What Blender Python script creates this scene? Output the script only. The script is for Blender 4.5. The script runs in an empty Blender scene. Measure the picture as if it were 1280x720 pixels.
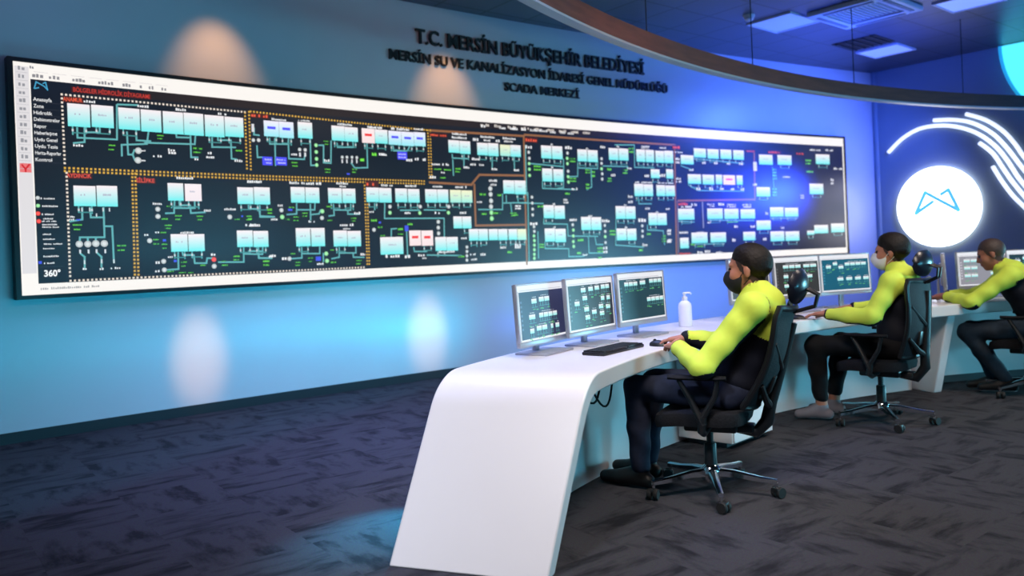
import bpy, bmesh, math, random
import numpy as np
from mathutils import Vector, Matrix
C = bpy.context.scene.collection
sin, cos, PI, rad = math.sin, math.cos, math.pi, math.radians
random.seed(4)
SC = bpy.context.scene

def lin(c):
    return tuple((v/255/12.92) if v/255 <= .04045 else ((v/255+.055)/1.055)**2.4 for v in c)

# ------------------------------------------------------------------ camera
cam = bpy.data.cameras.new('camera'); camo = bpy.data.objects.new('camera', cam); C.objects.link(camo)
ROLL = .04
camo.matrix_world = Matrix(((cos(ROLL), sin(ROLL), 0, 0), (0, 0, -1, 0), (-sin(ROLL), cos(ROLL), 0, 1.28), (0, 0, 0, 1)))
cam.sensor_width = 36; cam.lens = 36*1000/1280; cam.shift_y = -39/1280; cam.clip_start = .05
cam.dof.use_dof = True; cam.dof.focus_distance = 4.3; cam.dof.aperture_fstop = 1.7
SC.camera = camo

# ------------------------------------------------------------------ light and exposure
SC.view_settings.view_transform = 'Standard'; SC.view_settings.look = 'None'
SC.view_settings.exposure = 0; SC.view_settings.gamma = 1; SC.view_settings.use_curve_mapping = False
w = bpy.data.worlds.new('world'); SC.world = w; w.use_nodes = True
w.node_tree.nodes['Background'].inputs[0].default_value = (*lin((100, 118, 180)), 1)
w.node_tree.nodes['Background'].inputs[1].default_value = .05

def lamp(kind, name, loc, target, col, power, size=.1, size_y=None, angle=60, blend=.6, spread=None):
    d = bpy.data.lights.new(name, kind); d.color = lin(col); d.energy = power
    if kind == 'AREA':
        d.size = size
        if size_y: d.shape = 'RECTANGLE'; d.size_y = size_y
        if spread: d.spread = rad(spread)
    else:
        d.shadow_soft_size = size
        if kind == 'SPOT': d.spot_size = rad(angle); d.spot_blend = blend
    o = bpy.data.objects.new(name, d); C.objects.link(o); o.location = loc
    o.rotation_euler = (Vector(target)-Vector(loc)).to_track_quat('-Z', 'Y').to_euler()
    return o

def WPX(s, h, r):                       # point at arc length s along the curved screen wall
    a = rad(131.93848)-s/50.19; return Vector((29.778+r*cos(a), -31.207+r*sin(a), h))
# wall washers: warm downlights above, added narrow spots imitating reflected streaks below
for s, sl, pw in ((1.60, 1.36, 80), (4.10, 3.76, 80)):
    lamp('SPOT', 'wall_downlight', tuple(WPX(s, 4.0, 49.6)), tuple(WPX(s, 2.95, 50.29)), (255, 180, 118), pw, .05, angle=50, blend=1)
    lamp('SPOT', 'wall_streak_spot', tuple(WPX(sl, 4.0, 47.7)), tuple(WPX(sl, .5, 50.29)), (255, 180, 120), 1050, .05, angle=8.5, blend=1)
lamp('AREA', 'blue_wall_washer', (6.4, 10.6, 3.6), tuple(WPX(10.4, 2.0, 50.29)), (70, 105, 255), 90, .5, .5, spread=110)
lamp('SPOT', 'blue_highlight_spot', (7.0, 11.35, 2.25), tuple(WPX(8.8, 1.9, 50.29)), (40, 70, 255), 1100, .22, angle=40, blend=1)  # added lamp without a fixture, makes the blue highlight on the screen
lamp('AREA', 'blue_low_washer', tuple(WPX(7.2, .4, 48.9)), tuple(WPX(7.4, .9, 50.29)), (70, 112, 255), 40, 3.6, .2)
lamp('AREA', 'cyan_floor_washer', tuple(WPX(1.8, .5, 48.5)), tuple(WPX(1.0, .78, 50.29)), (25, 195, 235), 30, 5.5, .2, spread=125)
lamp('AREA', 'steel_ceiling_wash', (-2.2, 5.2, 3.9), tuple(WPX(3.2, 2.2, 50.29)), (150, 145, 215), 9, 3.0, 1.0)
lamp('AREA', 'blue_floor_wash', (-.5, 5.4, 3.9), (-.6, 5.9, 0), (125, 140, 205), 175, 1.6, 1.6, spread=95)
lamp('SPOT', 'cyan_floor_spot', (-.38, 4.35, .6), (-.66, 3.82, 0), (60, 205, 255), 170, .03, angle=50, blend=1)
lamp('SPOT', 'desk_downlight', (-1.6, .6, 3.9), (.0, 3.6, .4), (232, 240, 255), 880, .25, angle=34, blend=.8)
lamp('AREA', 'operator_downlight', (1.3, 2.2, 3.95), (1.4, 4.2, .6), (255, 238, 226), 100, 1.2, 1.2, spread=120)
lamp('AREA', 'operator_downlight_far', (4.2, 4.6, 3.95), (3.2, 6.0, .6), (255, 236, 222), 62, 1.2, 1.2, spread=120)
lamp('AREA', 'cyan_side_glow', (7.6, .2, .8), (1.6, 5.8, .6), (95, 205, 240), 38, 1.6, .7, spread=70)
lamp('AREA', 'cyan_right_fill', (10.0, 7.2, .6), (1.6, 5.6, .5), (125, 205, 228), 185, 1.6, .8, spread=120)  # added unseen cyan lamp low at the right, apart from the ring light
lamp('AREA', 'blue_room_glow', (9.6, 8.8, 3.0), (5.2, 12.0, 2.4), (70, 125, 255), 30, 1.4, 1.4)
lamp('AREA', 'blue_ceiling_uplight', (4.6, 10.2, 3.2), (4.4, 10.6, 4.05), (45, 85, 255), 60, 2.4, .5)
lamp('AREA', 'blue_ceiling_uplight_right', (6.2, 8.4, 3.1), (6.3, 8.3, 4.05), (40, 65, 255), 50, 1.6, .5)
lamp('SPOT', 'ring_warm_fill', (2.6, 4.4, 1.9), (.95, 6.3, 3.03), (255, 170, 110), 70, .05, angle=38, blend=1)  # added spot in mid-air, warms the left part of the ceiling ring


# ------------------------------------------------------------------ materials
def mat(name, col, rough=.5, metal=0, emit=None, es=1, spec=.5, coat=0):
    m = bpy.data.materials.new(name); m.use_nodes = True
    b = m.node_tree.nodes['Principled BSDF']
    b.inputs['Base Color'].default_value = (*lin(col), 1); b.inputs['Roughness'].default_value = rough
    b.inputs['Metallic'].default_value = metal; b.inputs['Specular IOR Level'].default_value = spec
    b.inputs['Coat Weight'].default_value = coat
    if emit: b.inputs['Emission Color'].default_value = (*lin(emit), 1); b.inputs['Emission Strength'].default_value = es
    return m

def noisy(m, scale, amt, bump=0, stretch=(1, 1, 1), detail=3):
    nt = m.node_tree; b = nt.nodes['Principled BSDF']
    tc = nt.nodes.new('ShaderNodeTexCoord'); mp = nt.nodes.new('ShaderNodeMapping'); mp.inputs['Scale'].default_value = stretch
    n = nt.nodes.new('ShaderNodeTexNoise'); n.inputs['Scale'].default_value = scale; n.inputs['Detail'].default_value = detail
    nt.links.new(tc.outputs['Object'], mp.inputs[0]); nt.links.new(mp.outputs[0], n.inputs['Vector'])
    c = b.inputs['Base Color'].default_value[:]
    r = nt.nodes.new('ShaderNodeValToRGB')
    r.color_ramp.elements[0].position = .3; r.color_ramp.elements[1].position = .7
    r.color_ramp.elements[0].color = (*[v*(1-amt) for v in c[:3]], 1); r.color_ramp.elements[1].color = (*[min(1, v*(1+amt)) for v in c[:3]], 1)
    nt.links.new(n.outputs['Fac'], r.inputs[0]); nt.links.new(r.outputs[0], b.inputs['Base Color'])
    if bump:
        bp = nt.nodes.new('ShaderNodeBump'); bp.inputs['Strength'].default_value = bump; bp.inputs['Distance'].default_value = .01
        nt.links.new(n.outputs['Fac'], bp.inputs['Height']); nt.links.new(bp.outputs[0], b.inputs['Normal'])
    return m

M = {}
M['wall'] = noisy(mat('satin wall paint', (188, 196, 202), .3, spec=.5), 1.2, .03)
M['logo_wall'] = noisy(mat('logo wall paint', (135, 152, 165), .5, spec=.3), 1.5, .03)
M['base'] = mat('dark skirting', (22, 26, 34), .5)
M['white'] = noisy(mat('white solid surface', (226, 224, 226), .32, spec=.4), 2, .015)
M['grey_panel'] = mat('grey kick panel', (60, 62, 68), .5)
M['bezel'] = mat('black screen bezel', (10, 10, 14), .35)
M['fascia'] = noisy(mat('brown timber fascia', (112, 62, 42), .5), 3, .2, 0, (1, 1, 8))
M['trim'] = mat('pale aluminium trim', (190, 188, 186), .4, .3)
M['silver'] = mat('silver plastic', (168, 172, 184), .35, .35)
M['chrome'] = mat('chrome', (215, 218, 222), .12, 1)
M['black_plastic'] = mat('black plastic', (18, 19, 22), .42)
M['black_fabric'] = noisy(mat('black fabric', (20, 21, 25), .85, spec=.2), 90, .3, .3)
M['mesh_fabric'] = noisy(mat('charcoal mesh', (26, 28, 34), .7, spec=.3), 160, .4, .3)
M['head_pad'] = mat('black headrest skin', (24, 27, 40), .3)
M['bottle'] = mat('white bottle plastic', (235, 235, 238), .35)
M['rubber'] = mat('black rubber', (12, 12, 13), .7)
M['letters'] = mat('black sign letters', (6, 7, 10), .4)
M['neon'] = mat('white light tube', (240, 245, 255), .4, emit=(225, 235, 255), es=1.3)
M['disc'] = mat('lit white acrylic', (250, 250, 250), .4, emit=(255, 255, 255), es=3.6)
M['emblem'] = mat('light blue emblem', (90, 190, 235), .4, emit=(100, 205, 245), es=.75)
M['cyan_led'] = mat('cyan lit acrylic', (120, 240, 255), .4, emit=(90, 240, 255), es=1.1)
M['cyan_edge'] = mat('cyan lit rim', (40, 170, 220), .4, emit=(40, 175, 225), es=.7)
M['light_panel'] = mat('ceiling light panel', (170, 190, 235), .4, emit=(120, 150, 235), es=.75)
M['dim_panel'] = mat('dim ceiling light panel', (150, 165, 190), .4, emit=(105, 140, 200), es=.5)
M['ac_white'] = mat('off white air unit', (190, 192, 200), .45, emit=None)
M['ac_grey'] = mat('grey air grille', (120, 122, 130), .6)
M['void'] = mat('dark ceiling void', (6, 6, 10), .8)
M['yellow'] = noisy(mat('neon yellow softshell', (206, 230, 84), .62, spec=.25), 14, .05, .25)
M['navy'] = noisy(mat('navy softshell', (17, 20, 32), .7, spec=.25), 14, .15, .25)
M['denim'] = noisy(mat('dark navy trousers', (30, 36, 54), .8, spec=.2), 22, .2, .25)
M['black_trousers'] = noisy(mat('black trousers', (14, 15, 19), .8, spec=.2), 22, .2, .2)
M['teal_trousers'] = noisy(mat('dark slate trousers', (30, 42, 54), .8, spec=.2), 22, .2, .2)
M['skin'] = noisy(mat('skin', (176, 120, 98), .5, spec=.35), 30, .06)
M['skin_tan'] = noisy(mat('tanned skin', (150, 98, 78), .5, spec=.35), 30, .06)
M['stubble'] = mat('close cropped scalp', (58, 43, 39), .7)
M['eye'] = mat('dark eye', (24, 18, 16), .25)
M['lip'] = mat('lips', (140, 80, 72), .5)
M['hair'] = noisy(mat('black hair', (26, 21, 20), .62, spec=.25), 60, .3, .4)
M['hair_grey'] = noisy(mat('short dark brown hair', (62, 48, 44), .6), 60, .25, .3)
M['mask_black'] = mat('black face mask', (16, 16, 19), .75)
M['mask_white'] = mat('white face mask', (225, 228, 232), .75)
M['shoe_black'] = mat('black shoe', (14, 14, 16), .5)
M['shoe_grey'] = mat('grey canvas shoe', (118, 116, 126), .7)
M['shoe_sole'] = mat('pale shoe sole', (200, 200, 205), .6)

def display_mat(name, rough=.3, strength=1.0):
    m = bpy.data.materials.new(name); m.use_nodes = True; nt = m.node_tree; b = nt.nodes['Principled BSDF']
    a = nt.nodes.new('ShaderNodeAttribute'); a.attribute_name = 'Col'
    b.inputs['Base Color'].default_value = (.010, .010, .012, 1); b.inputs['Roughness'].default_value = rough
    b.inputs['Specular IOR Level'].default_value = .5
    nt.links.new(a.outputs['Color'], b.inputs['Emission Color']); b.inputs['Emission Strength'].default_value = strength
    return m
M['display'] = display_mat('led wall picture', .31, 1.0)
M['monitor_display'] = display_mat('monitor picture', .35, .95)

def carpet():
    m = mat('carpet tile', (60, 62, 72), .95, spec=.1); nt = m.node_tree; b = nt.nodes['Principled BSDF']; L = nt.links
    tc = nt.nodes.new('ShaderNodeTexCoord')
    mp = nt.nodes.new('ShaderNodeMapping'); mp.inputs['Rotation'].default_value = (0, 0, rad(-38)); L.new(tc.outputs['Object'], mp.inputs[0])
    outs = []
    for st in ((2.4, 9, 1), (8, 2.8, 1)):
        m2 = nt.nodes.new('ShaderNodeMapping'); m2.inputs['Scale'].default_value = st; L.new(mp.outputs[0], m2.inputs[0])
        n = nt.nodes.new('ShaderNodeTexNoise'); n.inputs['Scale'].default_value = 1.0; n.inputs['Detail'].default_value = 4; n.inputs['Roughness'].default_value = .62
        L.new(m2.outputs[0], n.inputs['Vector']); outs.append(n)
    ck = nt.nodes.new('ShaderNodeTexChecker'); ck.inputs['Scale'].default_value = 2; L.new(mp.outputs[0], ck.inputs['Vector'])
    mx = nt.nodes.new('ShaderNodeMix'); mx.data_type = 'FLOAT'
    L.new(ck.outputs['Fac'], mx.inputs[0]); L.new(outs[0].outputs['Fac'], mx.inputs[2]); L.new(outs[1].outputs['Fac'], mx.inputs[3])
    r = nt.nodes.new('ShaderNodeValToRGB'); e = r.color_ramp.elements
    e[0].position = .36; e[0].color = (*lin((42, 42, 48)), 1); e[1].position = .52; e[1].color = (*lin((72, 72, 78)), 1)
    L.new(mx.outputs[0], r.inputs[0])
    f = nt.nodes.new('ShaderNodeTexNoise'); f.inputs['Scale'].default_value = 140; L.new(tc.outputs['Object'], f.inputs['Vector'])
    m3 = nt.nodes.new('ShaderNodeMix'); m3.data_type = 'RGBA'; m3.blend_type = 'MULTIPLY'; m3.inputs[0].default_value = .6
    L.new(r.outputs[0], m3.inputs[6]); L.new(f.outputs['Color'], m3.inputs[7]); L.new(m3.outputs[2], b.inputs['Base Color'])
    return m
M['carpet'] = carpet()

def ceiling_mat():
    m = mat('dark metal ceiling tile', (70, 76, 92), .34, spec=.6); nt = m.node_tree; b = nt.nodes['Principled BSDF']; L = nt.links
    tc = nt.nodes.new('ShaderNodeTexCoord'); mp = nt.nodes.new('ShaderNodeMapping'); mp.inputs['Rotation'].default_value = (0, 0, rad(-38))
    L.new(tc.outputs['Object'], mp.inputs[0])
    br = nt.nodes.new('ShaderNodeTexBrick'); br.offset = 0; br.inputs['Scale'].default_value = 1
    br.inputs['Brick Width'].default_value = .6; br.inputs['Row Height'].default_value = .6; br.inputs['Mortar Size'].default_value = .012
    br.inputs['Color1'].default_value = (*lin((72, 78, 94)), 1); br.inputs['Color2'].default_value = (*lin((60, 66, 82)), 1); br.inputs['Mortar'].default_value = (*lin((16, 18, 28)), 1)
    L.new(mp.outputs[0], br.inputs['Vector']); L.new(br.outputs['Color'], b.inputs['Base Color'])
    return m
M['ceiling'] = ceiling_mat()

# ------------------------------------------------------------------ mesh helpers
class MB:
    def __init__(s): s.v = []; s.f = []; s.mi = []; s.mats = []; s.col = None
    def _m(s, m):
        m = M[m] if isinstance(m, str) else m
        if m not in s.mats: s.mats.append(m)
        return s.mats.index(m)
    def add(s, vs, fs, m, X=None):
        k = len(s.v); i = s._m(m)
        s.v += [tuple(X @ Vector(p)) if X else tuple(p) for p in vs]
        s.f += [tuple(k+a for a in f) for f in fs]; s.mi += [i]*len(fs)
    def box(s, c, d, m, X=None, r=0, seg=2):
        bm = bmesh.new(); bmesh.ops.create_cube(bm, size=1)
        for v in bm.verts: v.co = Vector((v.co.x*d[0], v.co.y*d[1], v.co.z*d[2]))
        if r: bmesh.ops.bevel(bm, geom=bm.edges[:], offset=r, segments=seg, profile=.5, affect='EDGES')
        for v in bm.verts: v.co += Vector(c)
        s.bm(bm, m, X)
    def bm(s, bm, m, X=None):
        bm.verts.index_update(); s.add([v.co.copy() for v in bm.verts], [[v.index for v in f.verts] for f in bm.faces], m, X); bm.free()
    def tube(s, pts, r, m, n=10, X=None, cap=True):
        pts = [Vector(p) for p in pts]; rs = r if isinstance(r, (list, tuple)) else [r]*len(pts)
        vs = []; fs = []; up = None
        for i, p in enumerate(pts):
            t = (pts[min(i+1, len(pts)-1)]-pts[max(i-1, 0)]).normalized()
            if up is None: up = Vector((0, 0, 1)) if abs(t.z) < .9 else Vector((1, 0, 0))
            a = t.cross(up).normalized(); b = a.cross(t).normalized(); up = b
            for k in range(n):
                q = 2*PI*k/n; vs.append(p+(a*cos(q)+b*sin(q))*rs[i])
        for i in range(len(pts)-1):
            for k in range(n): fs.append((i*n+k, i*n+(k+1) % n, (i+1)*n+(k+1) % n, (i+1)*n+k))
        if cap: fs.append(tuple(range(n))[::-1]); fs.append(tuple((len(pts)-1)*n+k for k in range(n)))
        s.add(vs, fs, m, X)
    def lathe(s, prof, m, n=24, X=None):
        vs = []; fs = []
        for (r, z) in prof:
            for k in range(n): vs.append((r*cos(2*PI*k/n), r*sin(2*PI*k/n), z))
        for i in range(len(prof)-1):
            for k in range(n): fs.append((i*n+k, i*n+(k+1) % n, (i+1)*n+(k+1) % n, (i+1)*n+k))
        fs.append(tuple(range(n))[::-1]); fs.append(tuple((len(prof)-1)*n+k for k in range(n)))
        s.add(vs, fs, m, X)
    def loft(s, rings, m, X=None, cap=True):
        n = len(rings[0]); vs = [p for r in rings for p in r]; fs = []
        for i in range(len(rings)-1):
            for k in range(n): fs.append((i*n+k, i*n+(k+1) % n, (i+1)*n+(k+1) % n, (i+1)*n+k))
        if cap: fs.append(tuple(range(n))[::-1]); fs.append(tuple((len(rings)-1)*n+k for k in range(n)))
        s.add(vs, fs, m, X)
    def build(s, name, parent=None, loc=(0, 0, 0), smooth=40, bevel=0, fix=True):
        me = bpy.data.meshes.new(name); me.from_pydata([tuple(v) for v in s.v], [], s.f)
        for m in s.mats: me.materials.append(m)
        me.polygons.foreach_set('material_index', s.mi); me.update()
        if fix:
            bm = bmesh.new(); bm.from_mesh(me); bmesh.ops.recalc_face_normals(bm, faces=bm.faces); bm.to_mesh(me); bm.free()
        if smooth:
            me.polygons.foreach_set('use_smooth', [True]*len(me.polygons)); me.set_sharp_from_angle(angle=rad(smooth))
        o = bpy.data.objects.new(name, me); C.objects.link(o); o.location = loc
        if parent: o.parent = parent
        if bevel:
            bv = o.modifiers.new('bevel', 'BEVEL'); bv.width = bevel; bv.segments = 3; bv.limit_method = 'ANGLE'; bv.angle_limit = rad(40)
        return o

def tag(o, label=None, cat=None, group=None, kind=None):
    if label: o['label'] = label
    if cat: o['category'] = cat
    if group: o['group'] = group
    if kind: o['kind'] = kind
    return o
def empty(name, label, cat, loc=(0, 0, 0), rz=0, group=None):
    o = bpy.data.objects.new(name, None); C.objects.link(o); o.location = loc; o.rotation_euler = (0, 0, rz); o.empty_display_size = .1
    return tag(o, label, cat, group)

# ------------------------------------------------------------------ room shell
WC = Vector((29.778, -31.207)); WR = 50.29; TH0 = rad(131.93848); SR = 50.19; CEIL = 4.05
def WP(s, h, r=SR):                      # point on the curved wall: arc length from the screen's left end, height, radius
    a = TH0-s/SR; return Vector((WC.x+r*cos(a), WC.y+r*sin(a), h))
LC = Vector((5.99, 13.13)); LD = Vector((.634, -.773)).normalized(); LN = Vector((LD.y, -LD.x))   # logo wall: corner, direction, normal into the room
def LP(t, h, d=0): p = LC+LD*t+LN*d; return Vector((p.x, p.y, h))

def arc_strip(mb, s0, s1, h0, h1, r0, r1, m, n=60):
    rings = []
    for i in range(n+1):
        s = s0+(s1-s0)*i/n
        rings.append([WP(s, h0, r0), WP(s, h0, r1), WP(s, h1, r1), WP(s, h1, r0)])
    mb.loft(rings, m)
S_END = 12.07
mb = MB(); arc_strip(mb, -5, S_END, 0, CEIL, WR, WR+.15, 'wall', 80); tag(mb.build('wall_back'), kind='structure')
mb = MB(); arc_strip(mb, -5, S_END-.02, .0, .085, WR-.016, WR+.01, 'base', 80); tag(mb.build('baseboard_back'), kind='structure')
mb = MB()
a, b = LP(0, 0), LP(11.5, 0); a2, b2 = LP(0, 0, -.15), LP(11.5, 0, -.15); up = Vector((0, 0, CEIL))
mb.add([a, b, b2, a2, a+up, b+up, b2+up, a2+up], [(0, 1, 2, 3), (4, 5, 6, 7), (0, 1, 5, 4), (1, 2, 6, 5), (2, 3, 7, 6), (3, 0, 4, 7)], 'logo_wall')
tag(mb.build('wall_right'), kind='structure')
mb = MB()
a, b = LP(.02, 0, -.02), LP(11.5, 0, -.02); a2, b2 = LP(.02, 0, .016), LP(11.5, 0, .016); up = Vector((0, 0, .085))
mb.add([a, b, b2, a2, a+up, b+up, b2+up, a2+up], [(0, 1, 2, 3), (4, 5, 6, 7), (0, 1, 5, 4), (1, 2, 6, 5), (2, 3, 7, 6), (3, 0, 4, 7)], 'base')
tag(mb.build('baseboard_right'), kind='structure')
mb = MB(); mb.tube([WP(S_END-.03, 0, WR-.03), WP(S_END-.03, CEIL, WR-.03)], .045, 'logo_wall', 16); tag(mb.build('trim_1'), kind='structure')
mb = MB(); mb.box((4, 5, -.05), (26, 24, .1), 'carpet'); tag(mb.build('floor', smooth=0), kind='structure')
mb = MB(); mb.box((4, 5, CEIL+.05), (26, 24, .1), 'ceiling'); tag(mb.build('ceiling', smooth=0), kind='structure')

# ------------------------------------------------------------------ coloured pictures for screens
class Pic:
    """flat coloured shapes mapped through fn(x, y, layer) to the surface of a screen"""
    def __init__(s, fn, maxw=9): s.fn = fn; s.v = []; s.f = []; s.c = []; s.maxw = maxw
    def poly(s, pts, cols, layer):
        k = len(s.v); s.v += [s.fn(p[0], p[1], layer) for p in pts]
        s.c += cols if isinstance(cols, list) else [cols]*len(pts); s.f.append(tuple(range(k, k+len(pts))))
    def rect(s, x0, y0, x1, y1, c, layer, ctop=None):
        n = max(1, math.ceil((x1-x0)/s.maxw)); ctop = ctop or c
        for i in range(n):
            a = x0+(x1-x0)*i/n; b = x0+(x1-x0)*(i+1)/n
            s.poly([(a, y0), (b, y0), (b, y1), (a, y1)], [c, c, ctop, ctop], layer)
    def crect(s, x, y, w, h, c, layer): s.rect(x-w/2, y-h/2, x+w/2, y+h/2, c, layer)
    def line(s, pts, wd, c, layer):
        for (x0, y0), (x1, y1) in zip(pts, pts[1:]):
            L = math.hypot(x1-x0, y1-y0)
            if L < 1e-6: continue
            n = max(1, math.ceil(L/s.maxw)); dx, dy = (x1-x0)/L, (y1-y0)/L; nx, ny = -dy*wd/2, dx*wd/2
            for i in range(n):
                ax, ay = x0+dx*L*i/n, y0+dy*L*i/n; e = wd/2 if i == n-1 else 0
                bx, by = x0+dx*(L*(i+1)/n+e), y0+dy*(L*(i+1)/n+e)
                s.poly([(ax-nx, ay-ny), (bx-nx, by-ny), (bx+nx, by+ny), (ax+nx, ay+ny)], c, layer)
    def dotted(s, pts, wd, step, c, layer):
        for (x0, y0), (x1, y1) in zip(pts, pts[1:]):
            L = math.hypot(x1-x0, y1-y0); n = int(L/step)
            for i in range(n):
                t = i/n; s.crect(x0+(x1-x0)*t, y0+(y1-y0)*t, wd, wd, c, layer)
    def disc(s, x, y, r, c, layer, n=12): s.poly([(x+r*cos(2*PI*k/n), y+r*sin(2*PI*k/n)) for k in range(n)], c, layer)
    def text(s, body, x0, x1, y0, h, c, layer, bold=0):
        vs, fs, wd = text_mesh(body, bold)
        sx = (x1-x0)/wd if x1 else h/.72; k = len(s.v)
        for v in vs: s.v.append(s.fn(x0+v[0]*sx, y0+v[1]*h/.72, layer)); s.c.append(c)
        s.f += [tuple(k+i for i in f) for f in fs]
    def scribble(s, x, y, w, h, c, layer, rnd):          # a row of small strokes too small to read
        n = max(2, int(w/(h*.8))); st = w/n
        for i in range(n):
            if rnd.random() < .12 and n > 3: continue
            ww = st*rnd.uniform(.55, .85); hh = h*rnd.choice((.7, .85, 1))
            s.rect(x-w/2+i*st, y-h/2, x-w/2+i*st+ww, y-h/2+hh, c, layer)
    def build(s, name, parent, m, loc=(0, 0, 0)):
        me = bpy.data.meshes.new(name); me.from_pydata([tuple(v) for v in s.v], [], s.f); me.materials.append(M[m])
        at = me.color_attributes.new('Col', 'FLOAT_COLOR', 'POINT')
        at.data.foreach_set('color', [q for c in s.c for q in (*lin(c), 1)])
        o = bpy.data.objects.new(name, me); C.objects.link(o); o.parent = parent; o.location = loc
        return o

def text_mesh(body, bold=0, extrude=0):
    cu = bpy.data.curves.new('t', 'FONT'); cu.body = body; cu.size = 1; cu.extrude = extrude; cu.offset = bold; cu.resolution_u = 3
    o = bpy.data.objects.new('t', cu); C.objects.link(o)
    dg = bpy.context.evaluated_depsgraph_get(); e = o.evaluated_get(dg); me = e.to_mesh()
    vs = [tuple(v.co) for v in me.vertices]; fs = [tuple(p.vertices) for p in me.polygons]; e.to_mesh_clear()
    bpy.data.objects.remove(o); bpy.data.curves.remove(cu)
    x0 = min(v[0] for v in vs); vs = [(v[0]-x0, v[1], v[2]) for v in vs]
    return vs, fs, max(v[0] for v in vs)

# ------------------------------------------------------------------ video wall
TANKS="""0.447,2.553,0.163,0.183,c;0.622,2.559,0.166,0.181,c;0.826,2.556,0.167,0.179,c;1,2.553,0.164,0.185,c;1.181,2.551,0.17,0.191,c;1.355,2.552,0.169,0.194,c;1.537,2.55,0.171,0.191,c;1.714,2.555,0.17,0.178,c;0.467,1.906,0.161,0.163,c;0.633,1.908,0.156,0.169,c;1.178,1.955,0.13,0.151,c;1.327,1.953,0.142,0.15,w;1.793,1.934,0.148,0.152,c;1.949,1.935,0.152,0.159,c;1.192,1.515,0.141,0.152,c;1.338,1.514,0.139,0.15,c;1.772,1.542,0.146,0.15,c;1.922,1.537,0.142,0.148,c;2.302,1.951,0.142,0.148,c;2.451,1.95,0.144,0.149,c;2.689,1.951,0.147,0.147,c;2.84,1.951,0.143,0.144,c;2.339,1.547,0.147,0.175,c;2.492,1.545,0.142,0.178,c;2.728,1.529,0.148,0.157,c;2.88,1.524,0.147,0.154,c;2.066,2.565,0.146,0.146,b;2.213,2.564,0.144,0.152,b;2.402,2.574,0.148,0.154,c;2.749,2.568,0.14,0.146,c;2.893,2.566,0.145,0.143,c;3.083,2.564,0.146,0.147,r;3.232,2.565,0.146,0.142,c;3.391,2.561,0.151,0.144,b;3.544,2.56,0.15,0.147,b;3.691,2.565,0.14,0.147,b;4.122,2.511,0.142,0.137,c;4.267,2.507,0.141,0.14,c;4.503,2.502,0.147,0.138,c;4.651,2.502,0.143,0.145,c;4.818,2.501,0.144,0.128,y;4.967,2.502,0.148,0.134,c;3.105,1.966,0.142,0.147,c;3.251,1.963,0.145,0.149,c;3.44,1.965,0.142,0.143,c;3.59,1.963,0.141,0.143,c;3.806,1.965,0.149,0.142,c;3.954,1.966,0.14,0.141,c;4.118,1.966,0.143,0.138,y;4.266,1.965,0.144,0.134,y;4.849,2.082,0.156,0.153,c;5.012,2.08,0.161,0.16,c;4.133,1.68,0.113,0.13,c;4.252,1.679,0.117,0.131,c;3.305,1.444,0.268,0.179,c;3.587,1.518,0.141,0.16,r;3.736,1.515,0.144,0.162,r;3.904,1.45,0.14,0.148,c;4.05,1.447,0.146,0.149,c;4.337,1.541,0.128,0.128,c;4.468,1.539,0.126,0.129,c;4.605,1.539,0.124,0.126,c;4.739,1.537,0.132,0.127,c;4.88,1.536,0.124,0.125,c;5.009,1.534,0.126,0.126,y;5.421,2.51,0.155,0.152,c;5.587,2.509,0.162,0.155,c;5.422,2.236,0.153,0.154,c;5.589,2.235,0.154,0.15,c;5.982,2.492,0.154,0.146,c;6.149,2.49,0.163,0.147,c;6.498,2.529,0.162,0.15,c;6.669,2.531,0.162,0.152,c;6.967,2.528,0.155,0.159,c;7.129,2.528,0.15,0.162,c;7.306,2.525,0.157,0.157,c;7.47,2.529,0.162,0.164,c;7.212,2.299,0.159,0.116,c;7.475,2.303,0.128,0.123,c;6.911,2.081,0.161,0.16,c;7.078,2.079,0.164,0.153,c;7.302,2.078,0.16,0.146,c;7.473,2.077,0.169,0.142,c;5.423,1.799,0.159,0.156,c;5.589,1.792,0.158,0.158,c;5.426,1.521,0.156,0.156,c;5.589,1.513,0.162,0.161,c;5.999,1.654,0.159,0.162,c;6.165,1.651,0.163,0.16,c;6.578,1.788,0.166,0.162,c;6.749,1.786,0.168,0.16,c;6.58,1.509,0.168,0.151,c;6.753,1.505,0.161,0.149,c;7.138,1.702,0.155,0.159,c;7.303,1.699,0.167,0.157,c;7.813,2.503,0.242,0.123,c;8.062,2.604,0.235,0.124,c;8.318,2.6,0.219,0.132,c;8.574,2.604,0.223,0.132,c;8.829,2.603,0.215,0.135,c;7.938,2.243,0.25,0.13,c;8.205,2.24,0.226,0.135,c;8.415,2.246,0.128,0.133,c;8.618,2.242,0.239,0.136,r;8.83,2.244,0.123,0.133,c;9.394,2.552,0.287,0.145,c;9.796,2.558,0.304,0.146,c;10.65,2.592,0.316,0.151,c;9.313,2.081,0.285,0.136,c;10.48,2.133,0.313,0.161,c;7.755,1.762,0.303,0.149,c;8.31,1.766,0.304,0.146,c;8.636,1.763,0.287,0.144,c;8.97,1.76,0.301,0.136,c;9.584,1.785,0.29,0.14,c;9.903,1.779,0.296,0.135,c;9.293,1.595,0.301,0.136,c;7.698,1.373,0.163,0.142,c;7.99,1.438,0.306,0.144,c;8.355,1.436,0.308,0.136,c;8.984,1.442,0.248,0.123,c;9.576,1.427,0.297,0.146,c;9.902,1.423,0.303,0.141,c;10.552,1.515,0.315,0.127,c;10.934,1.529,0.307,0.136,c;10.311,1.465,0.162,0.062,c"""
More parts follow.
